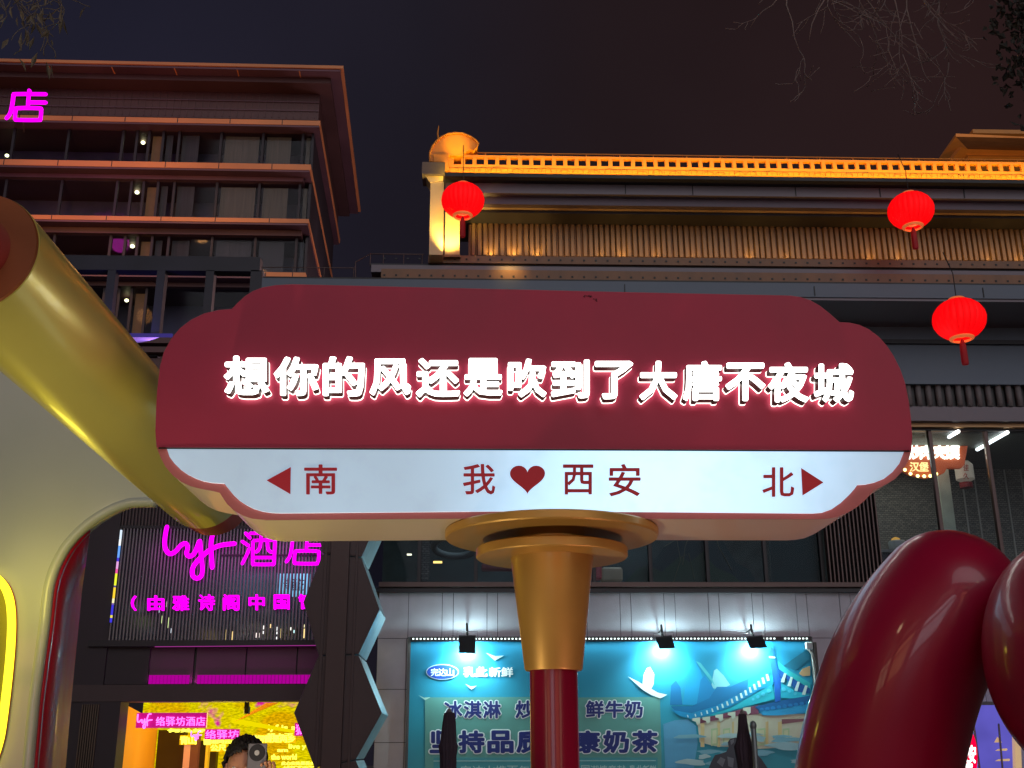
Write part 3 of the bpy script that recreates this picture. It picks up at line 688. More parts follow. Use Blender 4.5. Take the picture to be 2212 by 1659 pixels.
art('printed_wall', [(660, 1200), (1040, 1120), (1300, 1090), (1838, 1095), (1838, 1430), (1300, 1460), (840, 1430), (680, 1390)], (196, 190, 170), 2.2, K8)
art('printed_maroon_rail', [(1540, 1150), (1820, 1140), (1820, 1165), (1540, 1200)], (130, 80, 90), 3, K8)
for x_, y_ in ((640, 1160), (745, 1150), (880, 1125), (1010, 1100), (1170, 1050)):
    art('printed_bracket_block', [(x_-35, y_-20), (x_+45, y_-30), (x_+45, y_+30), (x_+15, y_+55), (x_, y_+15), (x_-35, y_+5)], (200, 208, 190), 5, K8)
for a, b in ((690, 730), (865, 895), (1020, 1040), (1370, 1400), (1500, 1540)):
    art('printed_column', [(a, 1180), (b, 1170), (b, 1440), (a, 1440)], (206, 180, 130), 3, K8)
for a, b in ((800, 870), (925, 1000), (1270, 1370), (1550, 1620)):
    art('printed_window', [(a, 1250), (b, 1240), (b, 1420), (a, 1430)], (170, 190, 150), 3.2, K8)
    art('printed_window_inner', [(a+14, 1268), (b-14, 1260), (b-14, 1400), (a+14, 1408)], (200, 196, 160), 3.6, K8)
random.seed(11)
for i in range(16):
    x_, y_ = random.uniform(560, 1780), random.uniform(1300, 1640); w_, h_ = random.uniform(60, 210), random.uniform(14, 40)
    art('printed_mist', [(x_+w_*math.cos(a)*(1+.25*math.sin(3*a+i)), y_+h_*math.sin(a)*(1+.3*math.cos(2*a+i))) for a in [k*math.pi/9 for k in range(18)]], random.choice(((150, 186, 196), (170, 196, 200), (120, 172, 190))), 4.0+i*.12, K8)
art('printed_rock', [(760, 1700), (800, 1600), (840, 1525), (900, 1510), (960, 1490), (985, 1440), (975, 1390), (1000, 1355), (1060, 1340), (1120, 1370), (1200, 1420), (1270, 1500), (1330, 1570), (1390, 1659), (1400, 1700)], (62, 56, 66), 7, K8)
for pts in (((860, 1600), (900, 1545), (950, 1570), (920, 1650)), ((970, 1540), (1040, 1560), (1030, 1659), (980, 1640)), ((1150, 1500), (1250, 1560), (1200, 1640)), ((1000, 1370), (1040, 1355), (1040, 1390), (1010, 1420))):
    art('printed_rock_light', pts, (104, 100, 108), 7.5, K8)
# birds
K5 = lambda x, y: (1600/1.8228+x*.27283, 2600/1.8228+y*.27283)
WHT = (232, 238, 244)
art('printed_bird', [(1755, 128), (1840, 170), (1870, 190), (1880, 110), (1905, 62), (1930, 52), (1962, 110), (1958, 190), (1940, 225), (1990, 255), (2066, 272), (2012, 302), (1940, 275), (1880, 240), (1850, 215)], WHT, 4, K5)
art('printed_gull', [(466, 186), (512, 208), (560, 200), (515, 232)], WHT, 3, K5)
art('printed_gull', [(95, 275), (140, 296), (192, 292), (150, 316)], (170, 215, 205), 3, K5)
K1 = lambda x, y: (603+.355*x, 1070+.355*y)
art('printed_gull', [(1258, 958), (1315, 978), (1368, 975), (1312, 1006)], (190, 240, 245), 3, K1)
# oval badge and first line
ov = [(286+130*math.cos(a), 92+62*math.sin(a)) for a in [k*math.pi/20 for k in range(40)]]
art('badge_rim', ov, (200, 225, 240), 3, K5)
art('badge', [(286+123*math.cos(a), 92+56*math.sin(a)) for a in [k*math.pi/20 for k in range(40)]], (10, 70, 180), 4, K5)
WH = flat('print_white', S(236, 242, 246)); NV = flat('print_navy', S(30, 42, 118))
def word(s, x0, y0, x1, y1, bold=.02, lay=5, m=WH, outline=0, gap=.12, Kf=K5, hide=()):
    n_ = len(s); w = (x1-x0)/(n_+gap*(n_-1))
    for i, ch in enumerate(s):
        if ch == ' ': continue
        a = x0+i*w*(1+gap); (xa, ya), (xb, yb) = Kf(a, y0), Kf(a+w, y1)
        if outline: glyph('letter_outline', ch, (xa, ya, xb, yb), PY-.003*(lay-1), .002, WH, pos, outline)
        glyph('letter', ch, (xa, ya, xb, yb), PY-.003*lay, .002, m, pos, bold)
word('完达山', 194, 64, 376, 124, .02, 5, gap=.03)
word('乳此', 456, 56, 640, 130, .045, 3, gap=.06)
word('新鲜', 658, 56, 842, 130, .03, 3, gap=.08)
# the pasted green strip with the product names
o = art('pasted_strip', [(148, 294), (975, 290), (1380, 294), (2008, 290), (2020, 750), (2020, 1000), (148, 1000)], (96, 156, 150), 2, K5)
art('strip_lower', [(215, 770), (1990, 770), (1990, 1000), (215, 1000)], (70, 148, 158), 2.6, K5)
art('printed_rule', [(215, 795), (1975, 792), (1975, 797), (215, 800)], (180, 215, 215), 3.4, K5)
word('冰淇淋', 305, 325, 745, 455, .032, 5, NV, .085, .14)
word('炒酸奶', 868, 322, 1310, 455, .032, 5, NV, .085, .14)
word('鲜牛奶', 1425, 322, 1868, 452, .032, 5, NV, .085, .14)
word('坚持品质健康奶茶', 192, 562, 1985, 728, .042, 5, NV, .09, .20)
word('完达山携百年匠心', 430, 835, 1160, 900, .01, 5, flat('print_pale', S(170, 205, 205)), 0, .1)
word('国潮情意献', 1385, 832, 1735, 900, .01, 5, flat('print_pale', S(170, 205, 205)), 0, .1)
word('乳此新鲜', 1768, 832, 1978, 900, .02, 5, flat('print_pale', S(170, 205, 205)), 0, .05)

# LED strip on the top edge of the poster
led = thing('led_strip', py(1320, 1383, 19.8), 'dotted white LED strip running along the top edge of the poster', 'light strip')
zl = PZ1+.03
box('channel', PX0, PX1, 19.80, 19.84, zl-.03, zl+.045, DARK, led)
L = []; xx = PX0+.05; i = 0
while xx < PX1-.05:
    if i % 34 not in (32, 33): L.append((xx-.014, xx+.014, 19.788, 19.80, zl-.004, zl+.02))
    xx += .064; i += 1
props(boxes('diode', L, glow('led_white', (.8, 1, .95, 1), 2.6), led), kind='stuff')
o = lamp('led_downlight', 'AREA', ((PX0+PX1)/2, 19.82, zl-.04), 14, (.75, 1, .95), led, PX1-PX0, .02, ((PX0+PX1)/2, 19.86, 0)); 
# floodlights
def flood(px, tilt, label, corners):
    P = [py(x_, y_, 19.45) for x_, y_ in corners]
    f = thing('floodlight', py(px, 1352, 19.95), label, 'floodlight', 'black floodlights over the poster')
    c = sum(P, Vector())/4
    # square housing, tipped down towards the wall: lower edge nearer the wall
    P2 = [P[0]+Vector((0, 0, 0)), P[1]+Vector((0, 0, 0)), P[2]+Vector((0, .12, 0)), P[3]+Vector((0, .12, 0))]
    nrm = (P2[1]-P2[0]).cross(P2[3]-P2[0]).normalized()
    if nrm.y < 0: nrm = -nrm
    prism('housing', P2, nrm*.05, mat('lamp_black', S(52, 54, 60), .5), f, bev=.004)
    inner = [c+(p-c)*.86 + nrm*.053+Vector((0, .06, 0))*0 for p in P2]
    mc = sum(P2, Vector())/4
    inner = [mc+(p-mc)*.86+nrm*.052 for p in P2]
    mesh('lens', inner, [(0, 1, 2, 3)], glow('flood_lens', (.85, 1, 1, 1), 14), f)
    top = (P2[0]+P2[1])/2+Vector((0, .05, .02)); wl = Vector((top.x, 19.98, top.z+.11))
    tube('arm', [top, Vector((top.x, 19.7, top.z+.14)), wl], .014, DARKER, f, 6)
    tube('stem', [Vector((top.x, 19.6, top.z+.02)), Vector((top.x-.01, 19.6, top.z+.2))], .022, DARKER, f, 6)
    tube('yoke', [P2[0]+Vector((-.03, .03, -.05)), P2[0]+Vector((-.03, .03, .08)), P2[1]+Vector((.03, .03, .08)), P2[1]+Vector((.03, .03, -.05))], .006, FASCIA, f, 5)
    lamp('flood_bulb', 'SPOT', mc+nrm*.08, 170, (.62, 1, 1), f, .06, aim=mc+Vector((0, .42, -.62)), spot=125, blend=.8)
    lamp('flood_back', 'POINT', mc+Vector((0, .30, -.08)), 75, (.62, 1, 1), f, .05)
flood(1009, 0, 'square black floodlight at the left, above the white characters of the poster', [(991, 1374), (1028, 1374), (1027, 1411), (991, 1410)])
flood(1425, 0, 'tilted black floodlight above the white dove on the poster', [(1416, 1379), (1452, 1375), (1462, 1399), (1427, 1401)])
flood(1620, 0, 'tilted black floodlight above the painted temple roof', [(1612, 1378), (1648, 1375), (1662, 1398), (1624, 1400)])
# conduit at the right of the poster
cd = thing('conduit', py(1755, 1659, 19.8), 'grey junction box and cable conduit down the right edge of the poster', 'conduit')
pbox('junction_box', 1742, 1756, 1387, 1402, 19.8, .1, mat('box_grey', S(170, 178, 184), .5), cd, .01)
tube('pipe', [py(1745, 1402, 19.85), py(1754, 1412, 19.85), py(1758, 1440, 19.85), Vector((py(1758, 1440, 19.85).x, 19.85, .1))], .02, mat('pipe_grey', S(150, 148, 146), .5), cd, 8)
box('downpipe', PX1+.052, PX1+.10, 19.86, 19.97, .0, PZ1-.02, mat('pipe_dark', S(66, 60, 60), .5), cd)

# ================================================================ DIAMOND PILLAR
dp = thing('diamond_pillar', py(740, 1659, 17), 'tall dark bronze pillar clad in stacked diamond panels with pale lit edges', 'pillar')
PYD = 17.0
SIDE = mat('pale_panel_edge', S(176, 198, 208), .38, .25, vary=.12, vscale=6)  # pale metal with the poster's cyan light put into its colour
DIA = mat('diamond_bronze', S(74, 60, 62), .5, .3, vary=.12, vscale=2, bump=.05)
DEP = 1.25
rows = [((705, 960), (790, 985), (655+18, 1085), (830, 1095), (697, 1195), (781, 1203)),
        ((697, 1197), (781, 1206), (655, 1301), (820, 1316), (688, 1415), (775, 1413)),
        ((688, 1417), (775, 1416), (635, 1540), (825, 1540), (679, 1658), (769, 1640)),
        ((679, 1660), (769, 1643), (622, 1790), (822, 1775), (668, 1910), (762, 1890))]
for (tl, tr_, ml, mr_, bl, br_) in rows:
    ppoly('diamond_panel', [tl, tr_, mr_, br_, bl, ml], PYD, DEP, DIA, dp, side=SIDE, bev=.006)
    ppoly('panel_lip', [(tl[0]+5, tl[1]+3), (tr_[0]-5, tr_[1]+3), (mr_[0]-7, mr_[1]), (br_[0]-5, br_[1]-3), (bl[0]+5, bl[1]-3), (ml[0]+7, ml[1])], PYD-.012, .012, DIA, dp)
zt = py(740, 1000, PYD-.08).z
for a, b, dd, m_ in ((707, 748, .10, BRONZE), (693, 700, .03, DIA), (762, 768, .03, DIA)):
    box('spine_strip', py(a, 1350, PYD-dd).x, py(b, 1350, PYD-dd).x, PYD-dd, PYD+.02, 0, zt, m_, dp, .004)
box('core', py(705, 1350, PYD).x, py(765, 1350, PYD).x, PYD+.03, PYD+1.0, 0, zr(1000, PYD, 740), DARK, dp)

# ================================================================ HOTEL PODIUM
HY = 18.0
hp = thing('hotel_podium', py(450, 1659, HY), 'dark hotel entrance block with a slatted screen over a yellow-lit lobby', 'building')
HX0, HX1 = -12.0, py(762, 1200, HY).x
KR = lambda x, y: (.37164*x, 1042.3+.37164*y)
CLAD = mat('brown_cladding', S(52, 44, 50), .6, .15, vary=.15, vscale=1.2)
zTop = zr(600, 20, 565)
SX0 = py(250, 1250, HY).x; z_s0, z_s1 = zr(1383, HY, 450), zr(1143, HY, 450)
SXL = py(258, 1200, HY).x
# side walls and beams round the openings
box('left_wall', HX0, SX0-.02, HY, HY+.6, 0, zr(1000, HY, 300), CLAD, hp)
LXo = py(262, 1516, HY).x
box('ribbed_cladding', SX0-.02, HX1, HY+.05, HY+.4, z_s1, zr(1000, HY, 450), CLAD, hp)
# ribs above the screen and slats over it share one run of parts
sl = None; k = 0; xx = SX0
SLT = mat('slat_metal', S(120, 118, 122), .4, .5, vary=.1)
SLT2 = mat('slat_upper', S(84, 70, 72), .5, .3)
while xx < HX1:
    if sl is None:
        sl = box('slat', xx, xx+.022, HY-.04, HY+.05, z_s0, z_s1, SLT, hp); sl2 = box('cladding_rib', xx, xx+.022, HY, HY+.05, z_s1+.05, zr(1000, HY, 450), SLT2, hp); bx = xx
    else:
        for s_ in (sl, sl2):
            o = s_.copy(); COL.objects.link(o); o.location = s_.location+Vector((xx-bx, 0, 0))
    xx += .0535; k += 1
box('screen_head_rail', SX0, HX1, HY-.045, HY+.06, z_s1+.002, z_s1+.048, DARK, hp)
box('beam', SX0-.3, HX1, HY-.06, HY+.4, zr(1396, HY-.06, 450), z_s0-.002, DARK, hp)
zp = zr(1396, HY-.06, 450)
PNL = mat('purple_panel', S(84, 52, 74), .5, .1, vary=.1)
xa1, xb1 = py(322, 1430, HY+.05).x, HX1
zq0, zq1 = zr(1478, HY+.05, 450), zp-.002
for a, b in ((322, 418), (424, 530), (533, 640), (643, 720)):
    box('soffit_panel', py(a, 1430, HY+.1).x, py(b, 1430, HY+.1).x, HY+.1, HY+.14, zq0, zq1, PNL, hp)
box('panel_backing', SX0-.3, HX1, HY+.145, HY+.5, zq0-.02, zq1, DARKER, hp)
box('panel_side_cover', SX0-.3, xa1, HY+.05, HY+.144, zq0, zq1, CLAD, hp)
tube('edge_neon', [py(335, 1397, HY-.07), py(700, 1394, HY-.07)], .006, glow('neon_edge', (1, .1, .75, 1), .35), hp, 5)
MAG = glow('magenta_strip', (1, .0, .72, 1), 1.1, .35, 30, (1, 1, .02))
nr = 46; w0 = py(322, 1468, HY+.08).x; w1 = py(690, 1468, HY+.08).x
rb = None
for i in range(nr):
    xx = w0+(w1-w0)*i/nr
    if 11 <= i <= 12: continue
    if rb is None: rb = box('glow_rib', xx, xx+(w1-w0)/nr*.8, HY+.06, HY+.09, zr(1477, HY+.06, 450), zr(1458, HY+.06, 450), glow('magenta_rib', (1, 0, .7, 1), .42), hp); bx = xx
    else: o = rb.copy(); COL.objects.link(o); o.location = rb.location+Vector((xx-bx, 0, 0))
lamp('magenta_wash', 'AREA', ((w0+w1)/2, HY+.03, zr(1474, HY+.03, 450)), 5.0, (1, .05, .75), hp, w1-w0, .04, ((w0+w1)/2, HY+.09, zr(1430, HY, 450)))
box('lobby_beam', SX0-1.2, HX1, HY-.03, HY+.4, zr(1515, HY, 450), zr(1479, HY, 450), mat('lintel_brown', S(70, 56, 58), .6), hp)
zl_ = zr(1515, HY, 450)
# ribbed side jamb
box('jamb', py(168, 1590, HY-.02).x, LXo, HY-.02, HY+.4, 0, zl_-.002, CLAD, hp)
for i in range(8):
    a = py(170+i*5, 1590, HY-.05).x; box('jamb_rib', a, a+.016, HY-.06, HY-.021, 0, zr(1522, HY-.05, 180), mat('jamb_bronze', S(96, 82, 70), .5, .3), hp)
# lobby interior
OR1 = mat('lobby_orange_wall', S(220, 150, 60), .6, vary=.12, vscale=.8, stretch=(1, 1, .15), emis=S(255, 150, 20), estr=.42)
mesh('lobby_side_wall', [py(262, 1517, HY+.4), py(342, 1560, HY+3.2), Vector((py(342, 1560, HY+3.2).x, HY+3.2, 0)), Vector((py(262, 1517, HY+.4).x, HY+.4, 0))], [(0, 1, 2, 3)], OR1, hp)
zc = zl_+.05
YEL = mat('lobby_ceiling', S(210, 180, 40), .5, vary=.3, vscale=3, emis=(1, .75, .0, 1), estr=.55)  # yellow lobby light put into the ceiling's colour and emission
ce = box('lobby_ceiling', LXo, HX1, HY+.4, HY+3.5, zc+.4, zc+.45, YEL, hp)
def lobbyback():
    m = bpy.data.materials.new('lobby_painted_glow'); m.use_nodes = True; n = m.node_tree.nodes; l = m.node_tree.links; n.clear()
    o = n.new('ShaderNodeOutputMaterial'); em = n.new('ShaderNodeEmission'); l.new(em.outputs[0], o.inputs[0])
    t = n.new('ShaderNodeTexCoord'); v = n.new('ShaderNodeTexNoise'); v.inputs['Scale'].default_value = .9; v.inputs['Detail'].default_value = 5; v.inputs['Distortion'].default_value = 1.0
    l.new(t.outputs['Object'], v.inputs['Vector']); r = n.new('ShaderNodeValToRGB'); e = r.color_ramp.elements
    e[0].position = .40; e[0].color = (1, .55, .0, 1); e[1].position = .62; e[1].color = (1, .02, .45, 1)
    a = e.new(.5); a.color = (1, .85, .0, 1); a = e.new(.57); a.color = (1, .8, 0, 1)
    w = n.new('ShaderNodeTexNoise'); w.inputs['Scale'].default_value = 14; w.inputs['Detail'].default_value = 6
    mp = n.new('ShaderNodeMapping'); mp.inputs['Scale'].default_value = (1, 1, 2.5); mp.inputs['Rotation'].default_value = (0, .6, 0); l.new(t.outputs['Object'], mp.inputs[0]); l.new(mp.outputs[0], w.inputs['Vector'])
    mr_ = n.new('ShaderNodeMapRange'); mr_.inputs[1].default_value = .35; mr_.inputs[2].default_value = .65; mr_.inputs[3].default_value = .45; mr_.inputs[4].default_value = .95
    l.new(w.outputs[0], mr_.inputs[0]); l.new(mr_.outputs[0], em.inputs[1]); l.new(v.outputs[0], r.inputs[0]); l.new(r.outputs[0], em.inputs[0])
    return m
box('lobby_back_wall', py(342, 1560, HY+3.5).x-.3, HX1-.6, HY+3.5, HY+3.6, 0, zc+.4, lobbyback(), hp)  # yellow and pink lobby glow put into the wall's own emission
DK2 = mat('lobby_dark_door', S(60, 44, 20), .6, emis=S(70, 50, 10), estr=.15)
box('lobby_door', py(342, 1620, HY+3.2).x, py(400, 1620, HY+3.2).x, HY+3.1, HY+3.3, 0, zr(1577, HY+3.2, 380), DK2, hp)
box('lobby_door', py(430, 1620, HY+3.2).x, py(470, 1620, HY+3.2).x, HY+3.1, HY+3.3, 0, zr(1600, HY+3.2, 380), DK2, hp)
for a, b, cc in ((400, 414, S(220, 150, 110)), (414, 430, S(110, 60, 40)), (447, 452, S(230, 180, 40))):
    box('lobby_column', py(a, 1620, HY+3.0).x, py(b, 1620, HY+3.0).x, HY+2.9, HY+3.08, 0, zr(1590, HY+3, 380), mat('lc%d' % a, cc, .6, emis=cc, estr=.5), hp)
YD = glow('yellow_beam', (1, .82, 0, 1), .9)
prism('lobby_beam_light', [py(*p, HY+2.6) for p in ((500, 1550), (650, 1580), (650, 1586), (500, 1562))], (0, .1, 0), YD, hp)
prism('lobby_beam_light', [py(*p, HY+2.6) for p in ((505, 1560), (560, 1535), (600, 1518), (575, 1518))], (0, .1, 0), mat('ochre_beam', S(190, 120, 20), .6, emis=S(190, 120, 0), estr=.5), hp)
lamp('lobby_fill', 'POINT', (py(480, 1600, HY+1.5).x, HY+1.8, 2.2), 30, (1, .75, .1), hp, .3)  # added fill for the lobby, no fixture
# back room behind the slats
RB = mat('screen_room_wall', S(70, 72, 84), .7, vary=.4, vscale=.7)
box('screen_room_wall', SX0-.3, HX1, HY+2.2, HY+2.3, z_s0-.2, z_s1+.2, RB, hp)
lamp('screen_room_fill', 'AREA', (py(560, 1260, HY+1).x, HY+1.0, z_s1-.1), 14, (.8, .9, 1), hp, 2.0, .8, (py(560, 1300, HY+2).x, HY+2.2, z_s0))  # added fill behind the slats, no fixture
box('screen_room_floor', SX0-.3, HX1, HY+.4, HY+2.2, z_s0-.1, z_s0-.02, DARKER, hp)
bl = thing('blue_screen', py(632, 1286, HY+1.5), 'bright blue and white video screen glowing behind the slats', 'screen')
pbox('panel', 598, 668, 1239, 1288, HY+1.5, .06, glow('screen_blue', (.25, .62, 1, 1), 1.0, .4, 2.5), bl)
for i, ch in enumerate('诗酒花'):
    glyph('letter', ch, (612+i*16, 1250, 625+i*16, 1276), HY+1.49, .01, mat('screen_ink', S(20, 40, 90), .6), bl, 0)
random.seed(3)
BITS = ((436, 1322, 5, 18, (.9, 1, .8, 1)), (343, 1316, 6, 14, (.7, .9, 1, 1)), (350, 1338, 5, 16, (.8, 1, .4, 1)), (362, 1345, 4, 22, (.8, 1, .4, 1)), (367, 1362, 4, 10, (.8, .9, 1, 1)), (357, 1305, 4, 12, (.8, .8, .6, 1)), (567, 1355, 6, 8, (1, .95, .9, 1)), (567, 1366, 6, 6, (1, 1, 1, 1)), (596, 1358, 5, 8, (1, 1, 1, 1)), (596, 1367, 6, 5, (1, 1, 1, 1)), (556, 1372, 8, 10, (1, .85, .8, 1)), (596, 1378, 6, 5, (1, 1, 1, 1)), (585, 1352, 5, 8, (1, .7, .3, 1)), (490, 1372, 5, 24, (1, .7, .25, 1)), (500, 1374, 5, 20, (1, .7, .25, 1)), (628, 1358, 5, 6, (1, 1, .9, 1)), (636, 1364, 4, 6, (.6, 1, 1, 1)), (655, 1352, 5, 6, (1, .9, .5, 1)), (656, 1368, 5, 20, (1, .75, .3, 1)), (608, 1368, 4, 20, (1, .75, .3, 1)), (611, 1322, 3, 10, (1, 1, 1, 1)))
for i, (px, yy, w, h, c) in enumerate(BITS):
    if i == 0: continue
    o = pbox('bar_light', px-w/2, px+w/2, yy-h/2, yy+h/2, HY+.6, .03, glow('bit%d' % i, c, 1.4), None)
    cw = 'orange' if c[2] < .35 else 'lime' if c[2] < .5 else 'cyan' if c[0] < .7 else 'bluish' if c[2] > .95 and c[0] < .95 else 'cream' if c[2] < .93 else 'white'
    rank = 1+sum(1 for q_ in BITS[1:] if (q_[0], q_[1]) < (px, yy))
    props(o, '%s %s lamp behind the slats, number %d counted from the left' % ('tall' if h > 13 else 'small', cw, rank), 'lamp', 'small lamps glimmering behind the slats')
# bottles and chairs silhouettes at the foot of the screen room
cts = thing('bar_counter', py(560, 1380, HY+.9), 'dark bar counter silhouette at the foot of the slatted screen', 'counter')
box('top', py(490, 1360, HY+.9).x, py(660, 1360, HY+.9).x, HY+.8, HY+1.1, zr(1368, HY+.9, 560), zr(1362, HY+.9, 560), DARKER, cts)
for px in (500, 530, 575, 612, 645): box('post', py(px, 1370, HY+.9).x-.02, py(px, 1370, HY+.9).x+.02, HY+.85, HY+1.0, z_s0-.02, zr(1356, HY+.9, 560), DARKER, cts)

# coloured LED edge strip
es = thing('colour_led_strip', py(240, 1345, HY-.06), 'thin upright light strip in changing colours at the left edge of the slatted screen', 'light strip')
segs = [(0, .1, (.8, .9, 1)), (.1, .17, (.95, .97, 1)), (.17, .30, (.25, .5, .95)), (.30, .34, (.15, .1, .7)), (.34, .42, (.85, .5, .8)), (.42, .47, (.9, .2, .5)), (.47, .60, (.9, .95, .1)), (.60, .62, (.2, .15, .4)), (.62, .74, (1, .75, .1)), (.74, .79, (.95, .9, .6)), (.79, .81, (.3, .2, .5)), (.81, .92, (.12, .1, .75)), (.92, .95, (.9, .8, .2)), (.95, 1, (.12, .1, .8))]
for i, (a, b, c) in enumerate(segs):
    P0 = py(262-23*a, 1145+200*a, HY-.06); P1 = py(262-23*b, 1145+200*b, HY-.06)
    xm = (P0.x+P1.x)/2
    box('lamp_segment', P0.x-.014, P0.x+.014, HY-.07, HY-.045, P1.z+.004, P0.z, glow('seg%d' % i, (*[v**1.4 for v in c], 1), 1.1), es)

# ---------------- neon: hotel name
NEON = glow('neon_magenta', (1, .0, .9, 1), 1.7)
NBACK = mat('neon_backing', S(60, 10, 60), .5)
KL = lambda x, y: (219.44+.22322*x, 1097.2+.22322*y)
NY = HY-.16
def ntube(parent, P, r=.037, n=5, closed=False, name='neon_tube', Kf=KL, Y=NY):
    pts = catmull([py(*Kf(*p), Y) for p in P], n, closed)
    return tube(name, pts, r, NEON, parent, 8, closed=closed, round_ends=not closed)
ns = thing('neon_sign', py(470, 1230, NY), 'large magenta neon lettering mounted on the slatted screen above the hotel door', 'neon sign')
ntube(ns, [(632, 185), (617, 260), (610, 340), (622, 405), (660, 443), (710, 425), (770, 360), (815, 345), (832, 385), (822, 440), (852, 468), (900, 435), (945, 325)])
ntube(ns, [(952, 322), (958, 400), (968, 500), (975, 590), (965, 655), (925, 682), (885, 660), (878, 600), (905, 540), (970, 470), (1050, 405), (1150, 362), (1285, 345)])
ntube(ns, [(1088, 232), (1066, 290), (1058, 370), (1064, 470), (1070, 575)])
o = ntube(ns, [(1222, 100), (1220, 118)], .04, 2)
rr_ = .028
for P, c in (([(1395, 245), (1435, 290)], 0), ([(1362, 325), (1418, 362)], 0), ([(1428, 395), (1402, 460), (1362, 538)], 0), ([(1470, 318), (1560, 312), (1672, 314), (1676, 330), (1668, 530), (1650, 545), (1480, 545), (1462, 530), (1466, 335)], 1), ([(1545, 235), (1540, 330), (1528, 390), (1500, 425)], 0), ([(1600, 235), (1604, 330), (1612, 400), (1642, 428)], 0), ([(1480, 480), (1655, 480)], 0), ([(1440, 245), (1690, 245)], 0)):
    ntube(ns, P, rr_, 4, bool(c))
def dian(parent, Kf, Y, r, bold=1):
    for P, c in (([(478, 235), (486, 250)], 0), ([(108, 685), (170, 600), (205, 440), (222, 320), (262, 292), (745, 294)], 0), ([(476, 250), (462, 400), (455, 505)], 0), ([(470, 428), (745, 430)], 0), ([(290, 522), (640, 524), (672, 560), (660, 690), (630, 715), (280, 712), (246, 690), (256, 560)], 1)):
        ntube(parent, P, r, 3, bool(c), Kf=Kf, Y=Y)
def Kd(x, y): u = (x-70)/710; v = (y-205)/550; return KL(1767+396*u, 217+347*v)
dian(ns, Kd, NY, rr_)
box('mount_rail', py(480, 1160, HY-.1).x, py(700, 1160, HY-.1).x, HY-.09, HY-.05, zr(1200, HY-.1, 560), zr(1197, HY-.1, 560), DARK, ns)
ns2 = thing('neon_subtitle', py(470, 1320, NY), 'row of small magenta neon characters in brackets below the large hotel lettering', 'neon sign')
for ch, a, b, y0_, y1_ in (('（', 285, 330, 850, 990), ('由', 445, 597, 848, 990), ('雅', 685, 838, 848, 990), ('诗', 938, 1088, 838, 988), ('阁', 1176, 1325, 838, 988), ('中', 1425, 1572, 838, 985), ('国', 1668, 1812, 840, 978), ('管', 1905, 2055, 835, 975)):
    (xa, ya), (xb, yb) = KL(a, y0_), KL(b, y1_)
    glyph('letter', ch, (xa, ya, xb, yb), NY+.06, .05, NEON, ns2, .022)
    glyph('letter_back', ch, (xa, ya, xb, yb), NY+.09, .025, NBACK, ns2, .05)
lamp('neon_spill', 'AREA', (py(480, 1180, NY-.2).x, NY-.25, zr(1200, NY, 480)), 5, (1, .05, .8), ns, 2.6, .6, (py(480, 1180, NY).x, HY, zr(1240, NY, 480)))

# ---------------- lobby signs
def kz(x, y): return (219.44+.22322*x, 1481.2+.22322*y)
def lyf_script(parent, x0, y0, x1, y1, Y, r, m):
    def kk(x, y): return (x0+(x1-x0)*(x-600)/690, y0+(y1-y0)*(y-100)/590)
    for P in ([(632, 130), (617, 260), (610, 340), (622, 405), (660, 443), (710, 425), (770, 360), (815, 345), (832, 385), (822, 440), (852, 468), (900, 435), (945, 325)],
              [(952, 322), (958, 400), (968, 500), (975, 590), (965, 655), (925, 682), (885, 660), (878, 600), (905, 540), (970, 470), (1050, 405), (1150, 362), (1285, 345)],
              [(1240, 110), (1130, 130), (1066, 290), (1058, 370), (1064, 470), (1070, 575)]):
        tube('neon_script', catmull([py(*kk(*p), Y) for p in P], 3), r, m, parent, 5)
PINKW = glow('neon_pink', (1, .18, 1, 1), 2.0)
BRD = mat('magenta_board', S(170, 10, 110), .4, emis=(.75, 0, .3, 1), estr=.55)
s1 = thing('lobby_sign', py(370, 1560, 18.9), 'long magenta board with pink neon name hanging in the lobby doorway', 'neon sign')
(xa, ya), (xb, yb) = kz(335, 262), kz(1015, 408)
pbox('board', xa, xb, ya, yb, 18.9, .06, BRD, s1)
lyf_script(s1, kz(345, 0)[0], kz(0, 272)[1], kz(488, 0)[0], kz(0, 412)[1], 18.86, .011, PINKW)
(xa, ya), (xb, yb) = kz(525, 300), kz(1000, 388); text('letter', '络驿坊酒店', xa, ya, xb, yb, 18.89, .02, PINKW, s1, 0, .12)
s2 = thing('lobby_sign', py(470, 1590, 19.6), 'shorter magenta neon board left of the person, below the long one', 'neon sign')
(xa, ya), (xb, yb) = kz(998, 420), kz(1330, 520)
pbox('board', xa, xb, ya, yb, 19.6, .06, BRD, s2)
lyf_script(s2, kz(865, 0)[0], kz(0, 440)[1], kz(965, 0)[0], kz(0, 530)[1], 19.56, .010, PINKW)
(xa, ya), (xb, yb) = kz(1005, 428), kz(1325, 512); text('letter', '络驿坊', xa, ya, xb, yb, 19.59, .02, PINKW, s2, 0, .1)
s3 = thing('lobby_sign', py(645, 1580, 19.4), 'small magenta neon board cut off by the diamond pillar', 'neon sign')
pbox('board', kz(1868, 0)[0], kz(1990, 0)[0], kz(0, 360)[1], kz(0, 485)[1], 19.4, .06, BRD, s3)
glyph('letter', '狐', (kz(1878, 0)[0], kz(0, 372)[1], kz(1960, 0)[0], kz(0, 474)[1]), 19.39, .02, PINKW, s3, 0)
YW = glow('yellow_letter', (1, .93, .08, 1), 2.2); YB = mat('yellow_back', S(190, 140, 10), .5, emis=(.9, .6, 0, 1), estr=.5)
yw = thing('yellow_neon_words', py(560, 1640, 20.6), 'cluster of glowing yellow Chinese and English words on the lobby wall', 'neon sign')
